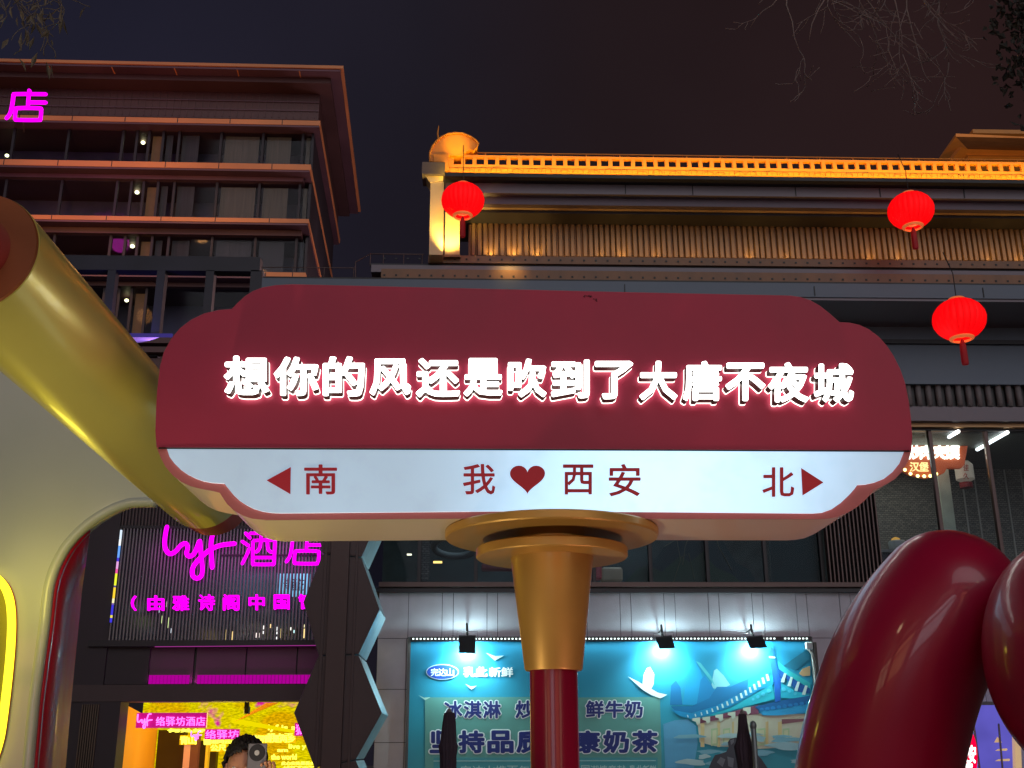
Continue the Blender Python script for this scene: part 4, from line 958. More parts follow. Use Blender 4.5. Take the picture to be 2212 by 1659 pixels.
def yl(s, x0, y0, x1, y1, lat=False, Y=20.8, m=YW, b=.03):
    (xa, ya), (xb, yb) = kz(x0, y0), kz(x1, y1)
    if lat: latin('letter', s, xa, ya, xb, yb, Y, .03, m, yw, b)
    else: text('letter', s, xa, ya, xb, yb, Y, .03, m, yw, b, .08)
yl('何处好', 640, 418, 1000, 450, b=.05)
yl('青山', 760, 490, 912, 565)
yl('一道同云雨', 990, 525, 1310, 560, b=.03)
yl('明月何曾是两乡', 1350, 480, 1870, 548)
yl('公尺', 1055, 572, 1200, 632)
yl('lyf is a', 1612, 378, 1880, 445, True, b=.02)
yl('将上下', 1600, 462, 1850, 490, b=.03)
yl('live y', 1812, 565, 1975, 622, True, b=.02)
yl('the world', 1640, 662, 1885, 715, True, b=.02)
yl('am', 1700, 615, 1800, 640, True, b=.02)
yl('此心安处是吾乡', 1740, 735, 2060, 768, b=.03)
yl('城开不夜天', 1760, 780, 2060, 830, b=.03)
pbox('backing_board', *[kz(755, 0)[0], kz(918, 0)[0]], kz(0, 480)[1], kz(0, 572)[1], 20.84, .03, YB, yw)
pbox('backing_board', *[kz(1345, 0)[0], kz(1880, 0)[0]], kz(0, 474)[1], kz(0, 556)[1], 20.84, .03, YB, yw)
pbox('backing_board', *[kz(1048, 0)[0], kz(1206, 0)[0]], kz(0, 566)[1], kz(0, 638)[1], 20.84, .03, YB, yw)
sp_l = thing('track_spotlight', py(532, 1520, 19.5), 'small black spotlight hanging from the lobby ceiling', 'spotlight')
pbox('bracket', 528, 537, 1514, 1530, 19.5, .08, DARKER, sp_l)
lathe('head', py(533, 1542, 19.55), [(.05, 0), (.055, .1), (.03, .14)], DARKER, sp_l, 12)

# ================================================================ HOTEL TOWER (far, skewed footprint)
TC = py(690, 262, 50.0)
Av = Vector((math.cos(R(.5)), math.sin(R(.5)), 0)); Bv = Vector((-math.sin(R(2.3)), math.cos(R(2.3)), 0))
Nf = Vector((-Av.y, Av.x, 0))
def tw(x, y, v=0):
    """u,z of a photo point on the tower's front pushed back by v"""
    r = ray(x, y); P0 = Vector((TC.x, TC.y, 0))+Bv*v; t = (P0-EYE).dot(Nf)/r.dot(Nf); p = EYE+r*t
    return (p-P0).dot(Av), p.z
tower = thing('hotel_tower', (TC.x, TC.y, 0), 'tall dark hotel tower with deep overhanging roof, orange-lit ledges and curtained glass', 'building')
def tbox(name, u0, u1, v0, v1, z0, z1, m, parent=tower):
    V = []
    O = Vector((TC.x, TC.y, 0))
    for (v, ) in ((v0,), (v1,)):
        for (u, z) in ((u0, z0), (u0, z1), (u1, z1), (u1, z0)): V.append(O+Av*u+Bv*v+Vector((0, 0, z)))
    o = mesh(name, V, BF, m, parent); fixn(o); return o
UL = -22.0
TB = mat('tower_bronze', S(92, 66, 66), .5, .3, vary=.15, vscale=.4)
TP = mat('tower_purple_soffit', S(104, 76, 86), .5, .3, vary=.2, vscale=.3)
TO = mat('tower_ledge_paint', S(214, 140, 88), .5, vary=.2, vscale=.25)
TD = mat('tower_dark', S(46, 44, 52), .5, .2, vary=.3, vscale=.5)
TG = glass('tower_glass', (.82, .86, .92, 1), .15, .05)
xr = 600
# roof overhang
uR, zR = tw(742, 142, -1.7); _, zRb = tw(742, 148, -1.7)
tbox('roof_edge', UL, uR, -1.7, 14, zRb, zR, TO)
tbox('roof_soffit', UL, uR-.15, -1.62, 14, zRb-.12, zRb-.01, TP)
u1_, z1_ = tw(712, 165, -1.6)
tbox('roof_step', UL, u1_, -1.0, 13.8, zRb-.42, zRb-.13, TB)
u2_, _ = tw(700, 180, -1)
_, zw0 = tw(xr, 258, 0)
tbox('crown_wall', UL, tw(690, 220, 0)[0], 0, 13, zw0, zRb-.43, TB)
# ribs on the crown wall
rb = None; 
for i in range(56):
    u = tw(690, 220, 0)[0]-.2-i*.36
    if rb is None: rb = tbox('crown_rib', u-.03, u+.03, -.03, 0, zw0+.1, zRb-.5, TB); ub = u
    else: o = rb.copy(); COL.objects.link(o); o.location = rb.location+Av*(u-ub)
rb = None
for i in range(9):
    u = uR-2.2-i*3.1
    tbox('soffit_seam', u-.03, u+.03, -1.6, -1.02, zRb-.14, zRb-.121, TO)
for z_ in (.33, .66): tbox('crown_seam', UL, tw(690, 220, 0)[0], -.075, -.06, zw0+z_*(zRb-.43-zw0)-.02, zw0+z_*(zRb-.43-zw0)+.02, TP)
# storeys
ledg = [(262, 692, 259, 269, 277, -.7), (362, 671, 354, 366, 383, -.9), (476, 667, 472, 481, 501, -.9), (598, 660, 588, 597, 614, -.9), (735, 650, 728, 740, 770, -.9)]
rows_z = []
for i, (yc, xr_, a, b, c, v) in enumerate(ledg):
    k_ = 600
    uE = tw(xr_, yc, v)[0]
    _, za = tw(k_, a, v); _, zb_ = tw(k_, b, v); _, zc_ = tw(k_, c, v+.4)
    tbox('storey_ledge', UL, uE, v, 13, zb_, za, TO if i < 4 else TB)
    tbox('ledge_soffit', UL, uE-.05, v+.03, 13, zb_-.1, zb_-.003, TP)
    tbox('spandrel', UL, uE-.4, v+.6, 12.9, zc_-.1, zb_-.104, TB if i != 1 else TP)
    for j in range(6): tbox('ledge_joint', uE-1.9-j*2.6-.02, uE-1.9-j*2.6+.02, v-.012, v, zb_+.01, za-.01, TD)
    rows_z.append((za, zc_-.1))
# glass bays between storeys with curtains and dim rooms behind
CUR = mat('curtain', S(112, 96, 80), .8, vary=.25, vscale=3, stretch=(6, 1, .2), emis=S(150, 120, 80), estr=.04)  # room light put into the emission of both curtain tones
CUR2 = mat('curtain_dim', S(84, 78, 78), .8, vary=.25, vscale=3, stretch=(6, 1, .2), emis=S(120, 110, 90), estr=.025)
RM = mat('tower_room', S(104, 98, 112), .8, vary=.4, vscale=.5)
uC = tw(680, 310, 0)[0]
for fl_ in range(len(rows_z)-1):
    zt_ = rows_z[fl_][1]; zb_ = rows_z[fl_+1][0]
    tbox('room_wall', UL, uC-.5, 2.2, 2.4, zb_, zt_, RM)
    edges = [uC-.1]+[uC-.6, uC-2.6, uC-4.7, uC-6.8, uC-7.6, uC-8.3, uC-8.9, uC-9.6]+[uC-9.6-2.7*j for j in range(1, 5)]
    for j, (a, b) in enumerate(zip(edges[:-1], edges[1:])):
        tbox('mullion', a-.06, a+.06, -.08, .06, zb_+.001, zt_-.001, TD)
        tbox('window_pane', b+.062, a-.062, 0, .012, zb_+.002, zt_-.002, TG)
        if j in (0, 1, 2) and fl_ < 3: tbox('curtain', b+.15, b+.15+(a-b-.3)*(.95 if j != 1 else .72), .25, .28, zb_+.05, zt_-.1, CUR if fl_ < 2 else CUR2)
        if j in (3, 4) and fl_ < 3: tbox('curtain', b+.1, b+.1+(a-b)*.4, .25, .28, zb_+.05, zt_-.1, CUR2)
        if j == 5: tbox('wall_niche', b+.1, a-.1, .3, .34, zb_+(zt_-zb_)*.1, zt_-.15, mat('niche_brown', S(130, 96, 70), .7, emis=S(150, 100, 50), estr=.05*(3-fl_) if fl_ < 3 else .02))
tbox('core_wall', UL, uC-.2, 2.5, 12, 0, zw0, TD)
tbox('side_wall', uC-.2, uC-.05, .3, 12.5, 0, zw0, TD)
# ceiling lamps seen through the glass
LB = glow('room_bulb', (1, .93, .45, 1), 6)
for i, (px, yy, s_) in enumerate(((309, 308, 5), (296, 415.5, 5), (286, 532, 5), (273.5, 649, 4.5), (15, 336, 4.5), (100, 289, 2))):
    q = tw(px, yy, 1.0); O = Vector((TC.x, TC.y, 0))+Av*q[0]+Bv*1.0+Vector((0, 0, q[1])); rr_ = s_*52/F
    me = bpy.data.meshes.new('room_lamp'); b_ = bmesh.new(); bmesh.ops.create_uvsphere(b_, u_segments=10, v_segments=7, radius=rr_); bmesh.ops.scale(b_, vec=(1, 1, .8), verts=b_.verts); b_.to_mesh(me); b_.free(); me.materials.append(LB)
    o = bpy.data.objects.new('room_lamp', me); COL.objects.link(o); o.location = O
    props(o, ('warm round lamp in the topmost window row of the hotel tower', 'warm round lamp in the second window row of the hotel tower', 'warm round lamp in the third window row of the hotel tower', 'warm round lamp in the lowest visible window row of the tower', 'yellow lamp at the far left of the tower under the neon character', 'tiny faint lamp right of the neon character, inside the tower')[i], 'lamp', 'lamps in the hotel tower rooms')
# added orange point lamps hung in front of the tower to light its ledges
for (px, yy, e_) in ((330, 300, 180), (80, 395, 260), (480, 400, 100), (180, 500, 60)):
    q = tw(px, yy, -5); O = Vector((TC.x, TC.y, 0))+Av*q[0]+Bv*-5+Vector((0, 0, q[1]))
    lamp('tower_ledge_fill', 'POINT', O, e_, (1, .42, .12), tower, .4)
O = Vector((TC.x, TC.y, 0))+Av*7+Bv*3+Vector((0, 0, TC.z-9)); lamp('side_fill', 'POINT', O, 950, (1, .6, .58), tower, 1)  # added point lamps in mid-air to lift the tower's dark side
O = Vector((TC.x, TC.y, 0))+Av*7+Bv*10+Vector((0, 0, TC.z-13)); lamp('side_fill', 'POINT', O, 700, (.85, .6, .8), tower, 1)
# low dark frame in front (terrace frame)
ff = thing('steel_pergola', py(400, 600, 40), 'dark steel frame with four openings standing in front of the tower below its third ledge', 'frame')
FY = 40
pbox('top_beam', -60, 562, 552, 583, FY, .5, TD, ff)
for a in (120, 222, 330, 437, 535): pbox('frame_post', a, a+18 if a != 535 else a+27, 583.5, 770, FY, .4, TD, ff)
pbox('lower_beam', -60, 560, 773, 800, FY, .6, TB, ff)
pbox('lower_trim', -60, 560, 748, 760, FY-.3, .5, TB, ff)
pbox('upper_trim', -60, 560, 728, 740, FY-.4, .5, TB, ff)
pbox('lower_wall', -60, 570, 801, 1100, FY+1, .5, TD, ff)
lamp('violet_wash', 'AREA', py(300, 728, FY-.6), 60, (.25, .2, 1), ff, 3, .2, py(300, 690, FY+.5))
BG = glow('violet_strip', (.14, .1, .6, 1), .28)
pbox('violet_strip', 255, 372, 720, 727, FY-.2, .1, BG, ff)
# neon character on the tower's roof edge
nd = thing('neon_character', py(55, 230, 44), 'magenta neon character standing alone at the upper left of the tower', 'neon sign')
def Kt(x, y): return (.13229*x, 164.58+.13229*y)
dian(nd, Kt, 44, .088)
tube('support_rod', [py(50, 262, 44.2), py(52, 285, 46)], .03, TD, nd, 6)
lamp('neon_glow', 'POINT', py(60, 230, 43), 160, (1, .05, .7), nd, .5)

# ================================================================ BOOTH seen through the red sculpture
bo = thing('screen_booth', py(2150, 1659, 19), 'violet-blue lit panel booth with grey posts seen under the round red bulb', 'booth')
KB = lambda x, y: (2057.1+.12367*x, 1453.6+.12367*y)
ppoly('backing', [KB(330, 560), KB(1090, 560), KB(1130, 2200), KB(100, 2200)], 19.0, .1, glow('booth_blue', (.14, .12, .62, 1), .75, .25, 1.5), bo)
ppoly('top_band', [KB(335, 500), KB(1200, 500), KB(1200, 562), KB(330, 562)], 18.98, .1, mat('booth_grey', S(90, 90, 100), .6), bo)
tube('post', [py(*KB(330, 580), 18.95), py(*KB(480, 1700), 18.95), py(*KB(520, 2000), 18.95)], .018, FASCIA, bo, 6)
tube('post', [py(*KB(810, 900), 18.95), py(*KB(880, 1700), 18.95), py(*KB(900, 2000), 18.95)], .016, FASCIA, bo, 6)
CRM = mat('booth_cream', S(225, 195, 150), .6, emis=S(225, 190, 140), estr=.5)
ppoly('printed_spire', [KB(735, 1215), KB(790, 1115), KB(870, 1215)], 18.98, .01, CRM, bo)
for a, b, yy in ((750, 965, 1340), (750, 1010, 1520), (740, 1020, 1690)): ppoly('printed_eave', [KB(a, yy+20), KB(a+60, yy-12), KB(b-10, yy-22), KB(b, yy+5), KB(b-20, yy+20)], 18.98, .01, CRM, bo)
ppoly('pale_column', [KB(1090, 1100), KB(1195, 1100), KB(1230, 2100), KB(1120, 2100)], 18.9, .12, CRM, bo)
ovs = thing('oval_lightbox', py(2090, 1640, 18.4), 'glowing red oval lightbox with white characters seen through the gap of the red sculpture', 'sign')
ppoly('box', [(2057.1+.12367*(240+200*math.cos(a)), 1453.6+.12367*(1480+530*math.sin(a))) for a in [k*math.pi/20 for k in range(40)]], 18.4, .15, glow('red_box', (1, 0, .05, 1), 1.1), ovs)
for ch, bb in (('小', (190, 1010, 290, 1270)), ('长', (160, 1320, 280, 1570)), ('安', (285, 1270, 410, 1570)), ('一', (215, 1600, 350, 1640))):
    (xa, ya), (xb, yb) = KB(bb[0], bb[1]), KB(bb[2], bb[3]); glyph('letter', ch, (xa, ya, xb, yb), 18.39, .02, glow('ov_white', (1, .97, .95, 1), 2.5), ovs, .03)

# ================================================================ MAIN STREET SIGN
SY = 4.6
sg = thing('street_sign', py(1195, 1659, 4.85), 'large cloud-shaped red and white street sign with glowing characters on a gold post', 'sign')
sg.location.z = 0
Z4 = lambda x, y: (274.28+.39677*x, 548.5+.39677*y)
Z5 = lambda x, y: (1097.2+.42157*x, 548.5+.42157*y)
outer_tl = [Z4(*p) for p in ((160, 1050), (154, 960), (158, 850), (164, 740), (180, 610), (200, 535), (240, 462), (290, 403), (350, 358), (420, 324), (500, 305), (570, 300), (600, 268), (640, 232), (685, 202), (740, 182), (810, 170), (900, 165))]
outer_tr = [Z5(*p) for p in ((700, 198), (1400, 212), (1450, 214), (1500, 221), (1550, 238), (1600, 266), (1650, 306), (1700, 350), (1750, 352), (1800, 363), (1850, 386), (1900, 424), (1940, 468), (1975, 520), (2010, 590), (2035, 660), (2055, 760), (2066, 850), (2072, 930), (2068, 1008))]
outer_br = [Z5(*p) for p in ((2052, 1060), (2020, 1115), (1985, 1152), (1940, 1180), (1895, 1202), (1872, 1212), (1860, 1228), (1830, 1262), (1790, 1296), (1740, 1326), (1690, 1347), (1640, 1356), (1590, 1359), (800, 1357), (0, 1356))]
outer_bl = [Z4(*p) for p in ((1700, 1441), (760, 1449), (680, 1440), (630, 1424), (585, 1398), (545, 1362), (520, 1325), (505, 1300), (470, 1291), (400, 1278), (345, 1264), (295, 1240), (250, 1206), (210, 1160), (185, 1112))]
OUT = outer_tl+outer_tr+outer_br+outer_bl
TH = .5
CREAMP = mat('sign_cream_side', S(226, 206, 176), .38, coat=.3, vary=.05, vscale=1.5, emis=S(210, 180, 130), estr=0)
REDB = mat('sign_red', S(176, 48, 80), .5, vary=.11, vscale=1.6, bump=.02, bscale=90, spec=.35)
BRDR = mat('sign_border_red', S(190, 104, 104), .45, vary=.06)
cab = prism('cabinet', [py(x_, y_, SY+.012) for x_, y_ in OUT], (0, TH, 0), CREAMP, sg, smooth_side=True)
prism('border', [py(x_, y_, SY) for x_, y_ in OUT], (0, .011, 0), BRDR, sg, side=mat('border_edge', S(190, 160, 150), .4), smooth_side=True)
DIVL, DIVR = Z4(162, 1052), Z5(2068, 1006)
red_pts = [DIVL]+outer_tl[1:]+outer_tr[:-1]+[DIVR]
prism('red_panel', [py(x_, y_, SY-.010) for x_, y_ in red_pts], (0, .0095, 0), REDB, sg, side=mat('red_panel_edge', S(190, 90, 100), .4), bev=.002)
inner_l = [Z4(*p) for p in ((215, 1054), (232, 1105), (258, 1140), (290, 1172), (330, 1200), (375, 1222), (415, 1236), (460, 1245), (530, 1250), (550, 1275), (580, 1312), (612, 1342), (650, 1367), (690, 1387), (740, 1402), (790, 1409), (840, 1411))]
inner_r = [Z5(*p) for p in ((0, 1318), (800, 1322), (1560, 1329), (1610, 1325), (1660, 1307), (1705, 1276), (1745, 1238), (1775, 1205), (1790, 1183), (1830, 1181), (1880, 1170), (1930, 1150), (1970, 1118), (2005, 1075), (2030, 1012))]
def lightbox():
    m = bpy.data.materials.new('lightbox_white'); m.use_nodes = True; n = m.node_tree.nodes; l = m.node_tree.links; b = n['Principled BSDF']
    b.inputs['Base Color'].default_value = (.55, .6, .65, 1); b.inputs['Roughness'].default_value = .35
    t = n.new('ShaderNodeTexCoord')
    # the acrylic sheet with uneven backlight put into its emission, weathered with faint blotches
    g_ = n.new('ShaderNodeTexNoise'); g_.inputs['Scale'].default_value = 1.1; g_.inputs['Detail'].default_value = 1
    mp = n.new('ShaderNodeMapping'); mp.inputs['Location'].default_value = (.35, 0, .6); l.new(t.outputs['Object'], mp.inputs[0]); l.new(mp.outputs[0], g_.inputs['Vector'])
    sx = n.new('ShaderNodeSeparateXYZ'); l.new(t.outputs['Object'], sx.inputs[0])
    # painted brightness peaks right of the post and falls off sideways
    d = n.new('ShaderNodeMath'); d.operation = 'SUBTRACT'; d.inputs[1].default_value = BRIGHTX; l.new(sx.outputs[0], d.inputs[0])
    a = n.new('ShaderNodeMath'); a.operation = 'ABSOLUTE'; l.new(d.outputs[0], a.inputs[0])
    r = n.new('ShaderNodeMapRange'); r.inputs[1].default_value = 0; r.inputs[2].default_value = 1.25; r.inputs[3].default_value = 1.35; r.inputs[4].default_value = .44; r.interpolation_type = 'SMOOTHSTEP'; l.new(a.outputs[0], r.inputs[0])
    k = n.new('ShaderNodeTexNoise'); k.inputs['Scale'].default_value = 9; k.inputs['Detail'].default_value = 8; k.inputs['Roughness'].default_value = .7; l.new(t.outputs['Object'], k.inputs['Vector'])
    r2 = n.new('ShaderNodeMapRange'); r2.inputs[1].default_value = .35; r2.inputs[2].default_value = .52; r2.inputs[3].default_value = .90; r2.inputs[4].default_value = 1.0; l.new(k.outputs[0], r2.inputs[0])
    r3 = n.new('ShaderNodeMapRange'); r3.inputs[1].default_value = .3; r3.inputs[2].default_value = .7; r3.inputs[3].default_value = .88; r3.inputs[4].default_value = 1.12; l.new(g_.outputs[0], r3.inputs[0])
    m1 = n.new('ShaderNodeMath'); m1.operation = 'MULTIPLY'; m2 = n.new('ShaderNodeMath'); m2.operation = 'MULTIPLY'
    l.new(r.outputs[0], m1.inputs[0]); l.new(r2.outputs[0], m1.inputs[1]); l.new(m1.outputs[0], m2.inputs[0]); l.new(r3.outputs[0], m2.inputs[1])
    b.inputs['Emission Color'].default_value = (.44, .74, 1.0, 1); l.new(m2.outputs[0], b.inputs['Emission Strength'])
    return m
BRIGHTX = py(1440, 990, SY).x - sg.location.x*0
sgx = sg.location.x
WP = [py(x_, y_, SY-.009) for x_, y_ in inner_l+inner_r]
wpo = prism('white_panel', WP, (0, .0085, 0), lightbox(), sg, side=mat('panel_bright_edge', S(230, 240, 250), .4, emis=(.8, .9, 1, 1), estr=.8))
DL0, DL1 = py(*DIVL, SY-.012), py(*DIVR, SY-.012)
tube('divider_gap', [DL0+Vector((.01, 0, -.004)), DL1+Vector((-.01, 0, -.004))], .0035, DARKER, sg, 5)
# main characters: channel letters with glowing face, metal returns and a lit back edge
RET = mat('letter_return', S(84, 76, 72), .4, .3, vary=.1)
HALO = glow('halo_light', (1, .90, .82, 1), 3.0)
chars = [('想', 482, 583, 768, 855), ('你', 590, 690, 770, 857), ('的', 696, 790, 769, 858), ('风', 797, 890, 774, 856), ('还', 897, 996, 773, 860), ('是', 1000, 1088, 773, 858), ('吹', 1096, 1183, 774, 860),
         ('到', 1189, 1276, 776, 862), ('了', 1284, 1370, 779, 864), ('大', 1380, 1466, 779, 866), ('唐', 1474, 1562, 779, 868), ('不', 1566, 1656, 783, 868), ('夜', 1658, 1750, 782, 871), ('城', 1757, 1847, 784, 871)]
for ch, a, b, c_, d_ in chars:
    glyph('letter', ch, (a+4, c_+3, b-5, d_-5), SY-.032, .060, WHITE_G, sg, .030, side=RET)
    # back plate slightly larger, glowing, 12 mm off the board
    V_ = py((a+b)/2, 820, SY-.09); sx_ = (SY-.030)/(SY-.090)
    # same physical place as the face, only at the board: shift in the picture follows from depth
    P0, P1 = py(a+4, c_+3, SY-.090), py(b-5, d_-5, SY-.090)
    def topx(p, Y=SY-.030):
        v = Vector((p.x, Y, p.z))-EYE; k_ = v.dot(fwd); return (CX+F*v.dot(rt)/k_, CY-F*v.dot(up)/k_)
    A_, B_ = topx(P0), topx(P1)
    glyph('letter_halo', ch, (A_[0], A_[1], B_[0], B_[1]), SY-.024, .005, HALO, sg, .042)
# red vinyl on the white panel
VIN = mat('red_vinyl', S(176, 22, 40), .5, vary=.04, emis=S(150, 15, 30), estr=.22)
for ch, bb in (('南', (658, 1004, 727, 1067)), ('我', (1001, 1003, 1069, 1067)), ('西', (1217, 1004, 1281, 1067)), ('安', (1316, 1003, 1383, 1071)), ('北', (1648, 1010, 1715, 1072))):
    glyph('character', ch, bb, SY-.0095, .004, VIN, sg, .012)
ppoly('arrow', [(576, 1037.5), (628, 1009), (627, 1067)], SY-.014, .004, VIN, sg)
ppoly('arrow', [(1779, 1042), (1731, 1011), (1734, 1070)], SY-.014, .004, VIN, sg)
hp_ = []
for k_ in range(48):
    t_ = 2*math.pi*k_/48; hx = 16*math.sin(t_)**3; hy = 13*math.cos(t_)-5*math.cos(2*t_)-2*math.cos(3*t_)-math.cos(4*t_)
    hp_.append((1139.5+hx*38/16, 1031-hy*2.12))
ppoly('heart', hp_, SY-.014, .004, VIN, sg)
# soot stain near the top edge and small scuffs, a few millimetres of grime lying on the paint
ST = mat('soot', S(74, 26, 40), .8, vary=.4, vscale=60)
random.seed(4)
for cx_, cy_, n_, w_ in ((1268, 641, 7, 9), (1283, 648, 5, 7), (1500, 895, 1, 2), (1345, 832, 1, 3)):
    for k_ in range(n_):
        a0 = random.uniform(-w_, w_), random.uniform(-3, 3)
        ppoly('grime', [(cx_+a0[0]+random.uniform(.3, 1)*w_*.28*math.cos(q_*math.pi/4), cy_+a0[1]+random.uniform(.3, 1)*w_*.22*math.sin(q_*math.pi/4)) for q_ in range(8)], SY-.0125-.0001*k_, .001, ST, sg)
# thin smudges
for i, (x_, y_, w_, h_) in enumerate(((1592, 1010, 14, 3), (1560, 1005, 10, 2))): pass
# post: discs, cone and pole
PC = py(1192, 1200, SY+TH/2+.02); pc = (PC.x, PC.y)
GOLD = mat('gold_paint', S(204, 158, 80), .4, .4, vary=.08, vscale=2.5, bump=.03, bscale=12, coat=.15)
dz = lambda y_, Y_=pc[1]: py(1192, y_, Y_).z
Dd = (PC-EYE).dot(fwd)/F
# upper disc radius 232 px, lower disc 164 px
z1t = zr(1113, SY+.012, 1192)-.006
R1, R2 = 231*Dd, 163.5*Dd
zd1 = min(z1t-.008, dz(1146)); h1 = zd1-dz(1165)
lathe('upper_disc', (pc[0], pc[1], zd1-h1), [(R1-.006, 0), (R1, .006), (R1, h1-.006), (R1-.006, h1)], GOLD, sg, 96)
zd2 = py(1192, 1196, pc[1]-R2*.0).z
z2t = dz(1185.5); h2 = z2t-dz(1206.5)
lathe('disc_collar', (pc[0], pc[1], z2t), [(R2*.43, 0), (R2*.45, zd1-h1-z2t)], GOLD, sg, 64)
lathe('lower_disc', (pc[0], pc[1], z2t-h2), [(R2-.005, 0), (R2, .005), (R2, h2-.005), (R2-.005, h2)], GOLD, sg, 96)
rc0, rc1 = 89*Dd, 54*Dd*1.02
zc1 = z2t-h2; zc0 = py(1192, 1449, pc[1]).z
lathe('cone', (pc[0], pc[1], zc0), [(rc1*1.06, 0), (rc1*1.1, .006), (rc0, zc1-zc0)], GOLD, sg, 72)
POLE = mat('crimson_pole', S(134, 10, 46), .3, 0, coat=.35, vary=.05)
rp_ = 51.5*((Vector((pc[0], pc[1], 2))-EYE).dot(fwd))/F
lathe('pole', (pc[0], pc[1], 0.02), [(rp_, 0), (rp_, zc0+.01-.02)], POLE, sg, 64)
lathe('base_plate', (pc[0], pc[1], 0), [(rp_*2.2, 0), (rp_*2.2, .02)], GOLD, sg, 48)

def added_ground_light(x, y, e, col, aim, label):  # added out of view to light the sign's underside
    t = thing('added_uplight', (x, y, 0), label, 'uplight', 'added uplights below the sign')
    lathe('ring', (x, y, .001), [(.12, 0), (.12, .02), (.10, .025)], mat('steel_ring', S(150, 150, 150), .3, .8), t, 24)
    lathe('lens', (x, y, .026), [(.095, 0), (.09, .004)], glow('uplens_%d' % int(x*10), (*col, 1), 3), t, 24)
    lamp('bulb', 'SPOT', (x, y, .06), e, col, t, .08, aim=aim, spot=75, blend=.6)
added_ground_light(-1.5, 3.9, 150, (1, .84, .55), (-.9, 4.75, 2.6), 'added unseen uplight on the paving in front of the left half of the sign')
added_ground_light(1.6, 3.9, 75, (1, .52, .48), (.9, 4.8, 2.6), 'added unseen uplight on the paving in front of the right half of the sign')

# ================================================================ LEFT INSTALLATION
li = thing('gate_sculpture', (-1.6, 3.6, 0), 'cream lacquered arch with red sides and a yellow neon window at the left edge', 'sculpture')
LY = 7.05
CRL = mat('cream_lacquer', S(200, 206, 194), .24, 0, coat=.7, vary=.04, vscale=1.2)
RDL = mat('red_lacquer', S(205, 18, 46), .5, 0, coat=.12, vary=.05)
KZ1 = lambda x, y: (.37164*x, 1042.3+.37164*y)
edge = [KZ1(*p) for p in ((800, 113), (740, 125), (680, 147), (620, 178), (560, 216), (500, 263), (450, 312), (405, 366), (368, 425), (338, 486), (315, 550), (298, 620), (288, 700), (278, 800), (262, 920), (240, 1080), (212, 1300), (180, 1659), (150, 2050))]
front = [(-300, 600), (60, 760), (250, 960), (420, 1085), (400, 1100), (345, 1083)]+edge+[(-300, 1790)]
def lpt(p, d=0): return py(p[0], p[1], LY+d)
FR = [lpt(p) for p in front]
bm_h = [KZ1(*p) for p in ((-30, 545), (10, 575), (45, 625), (68, 700), (76, 800), (74, 900), (66, 1020), (50, 1180), (28, 1360), (5, 1500), (-40, 1640))]
prism('front_shell', FR, (0, .12, 0), CRL, li)
tube('rolled_rim', catmull([p+Vector((-.025, .02, .0)) for p in FR[5:-1]], 4), .035, CRL, li, 12, round_ends=False)
# red side body, standing behind the leg only
zedge = [lpt(p) for p in edge[5:]]
side_out = [(188, 1139.5), (183, 1170), (178, 1209), (172, 1275), (164, 1358), (149, 1507), (136, 1659), (124, 1800)]
V = []; Fc = []
n_ = len(zedge)
def out_at(z, Yb):
    # back edge of the side wall is a plumb line-ish surface at depth Yb
    pts_ = [py(x_, y_, Yb) for x_, y_ in side_out]
    for a_, b_ in zip(pts_[:-1], pts_[1:]):
        if b_.z <= z <= a_.z: t_ = (a_.z-z)/(a_.z-b_.z); return a_.lerp(b_, t_)
    return pts_[0] if z > pts_[0].z else pts_[-1]
YB = LY+2.6
for p in zedge:
    q = out_at(p.z, YB); V += [Vector((p.x, LY+.03, p.z)), Vector((q.x, YB, p.z))]
for i in range(n_-1): Fc.append((2*i, 2*i+2, 2*i+3, 2*i+1))
o = mesh('side_wall', V, Fc, RDL, li, smooth=True); sol = o.modifiers.new('thick', 'SOLIDIFY'); sol.thickness = -.02
# seam strip on the red side
tube('side_seam', [V[2*i].lerp(V[2*i+1], .68)+Vector((.004, 0, 0)) for i in range(2, n_)], .004, mat('seam_red', S(120, 0, 20), .3), li, 5)
# yellow neon window
win = [lpt(p, -.01) for p in [(-300, 1200)]+bm_h+[(-300, 1700)]]
ppoly('window_recess', [(-300, 1210)]+bm_h+[(-300, 1700)], LY-.004, .003, mat('olive_panel', S(150, 140, 20), .5, emis=S(150, 140, 0), estr=.25), li)
tube('neon_tube', catmull([py(x_-3, y_, LY-.03) for x_, y_ in bm_h], 4), .026, glow('neon_yellow', (1, .86, .03, 1), 2.0), li, 10)
tube('red_trim', catmull([py(x_+4.5, y_-1, LY-.016) for x_, y_ in bm_h], 4), .012, RDL, li, 8)
lamp('neon_yellow_spill', 'POINT', py(20, 1250, LY-.5), 5.5, (1, .85, .1), li, .15)

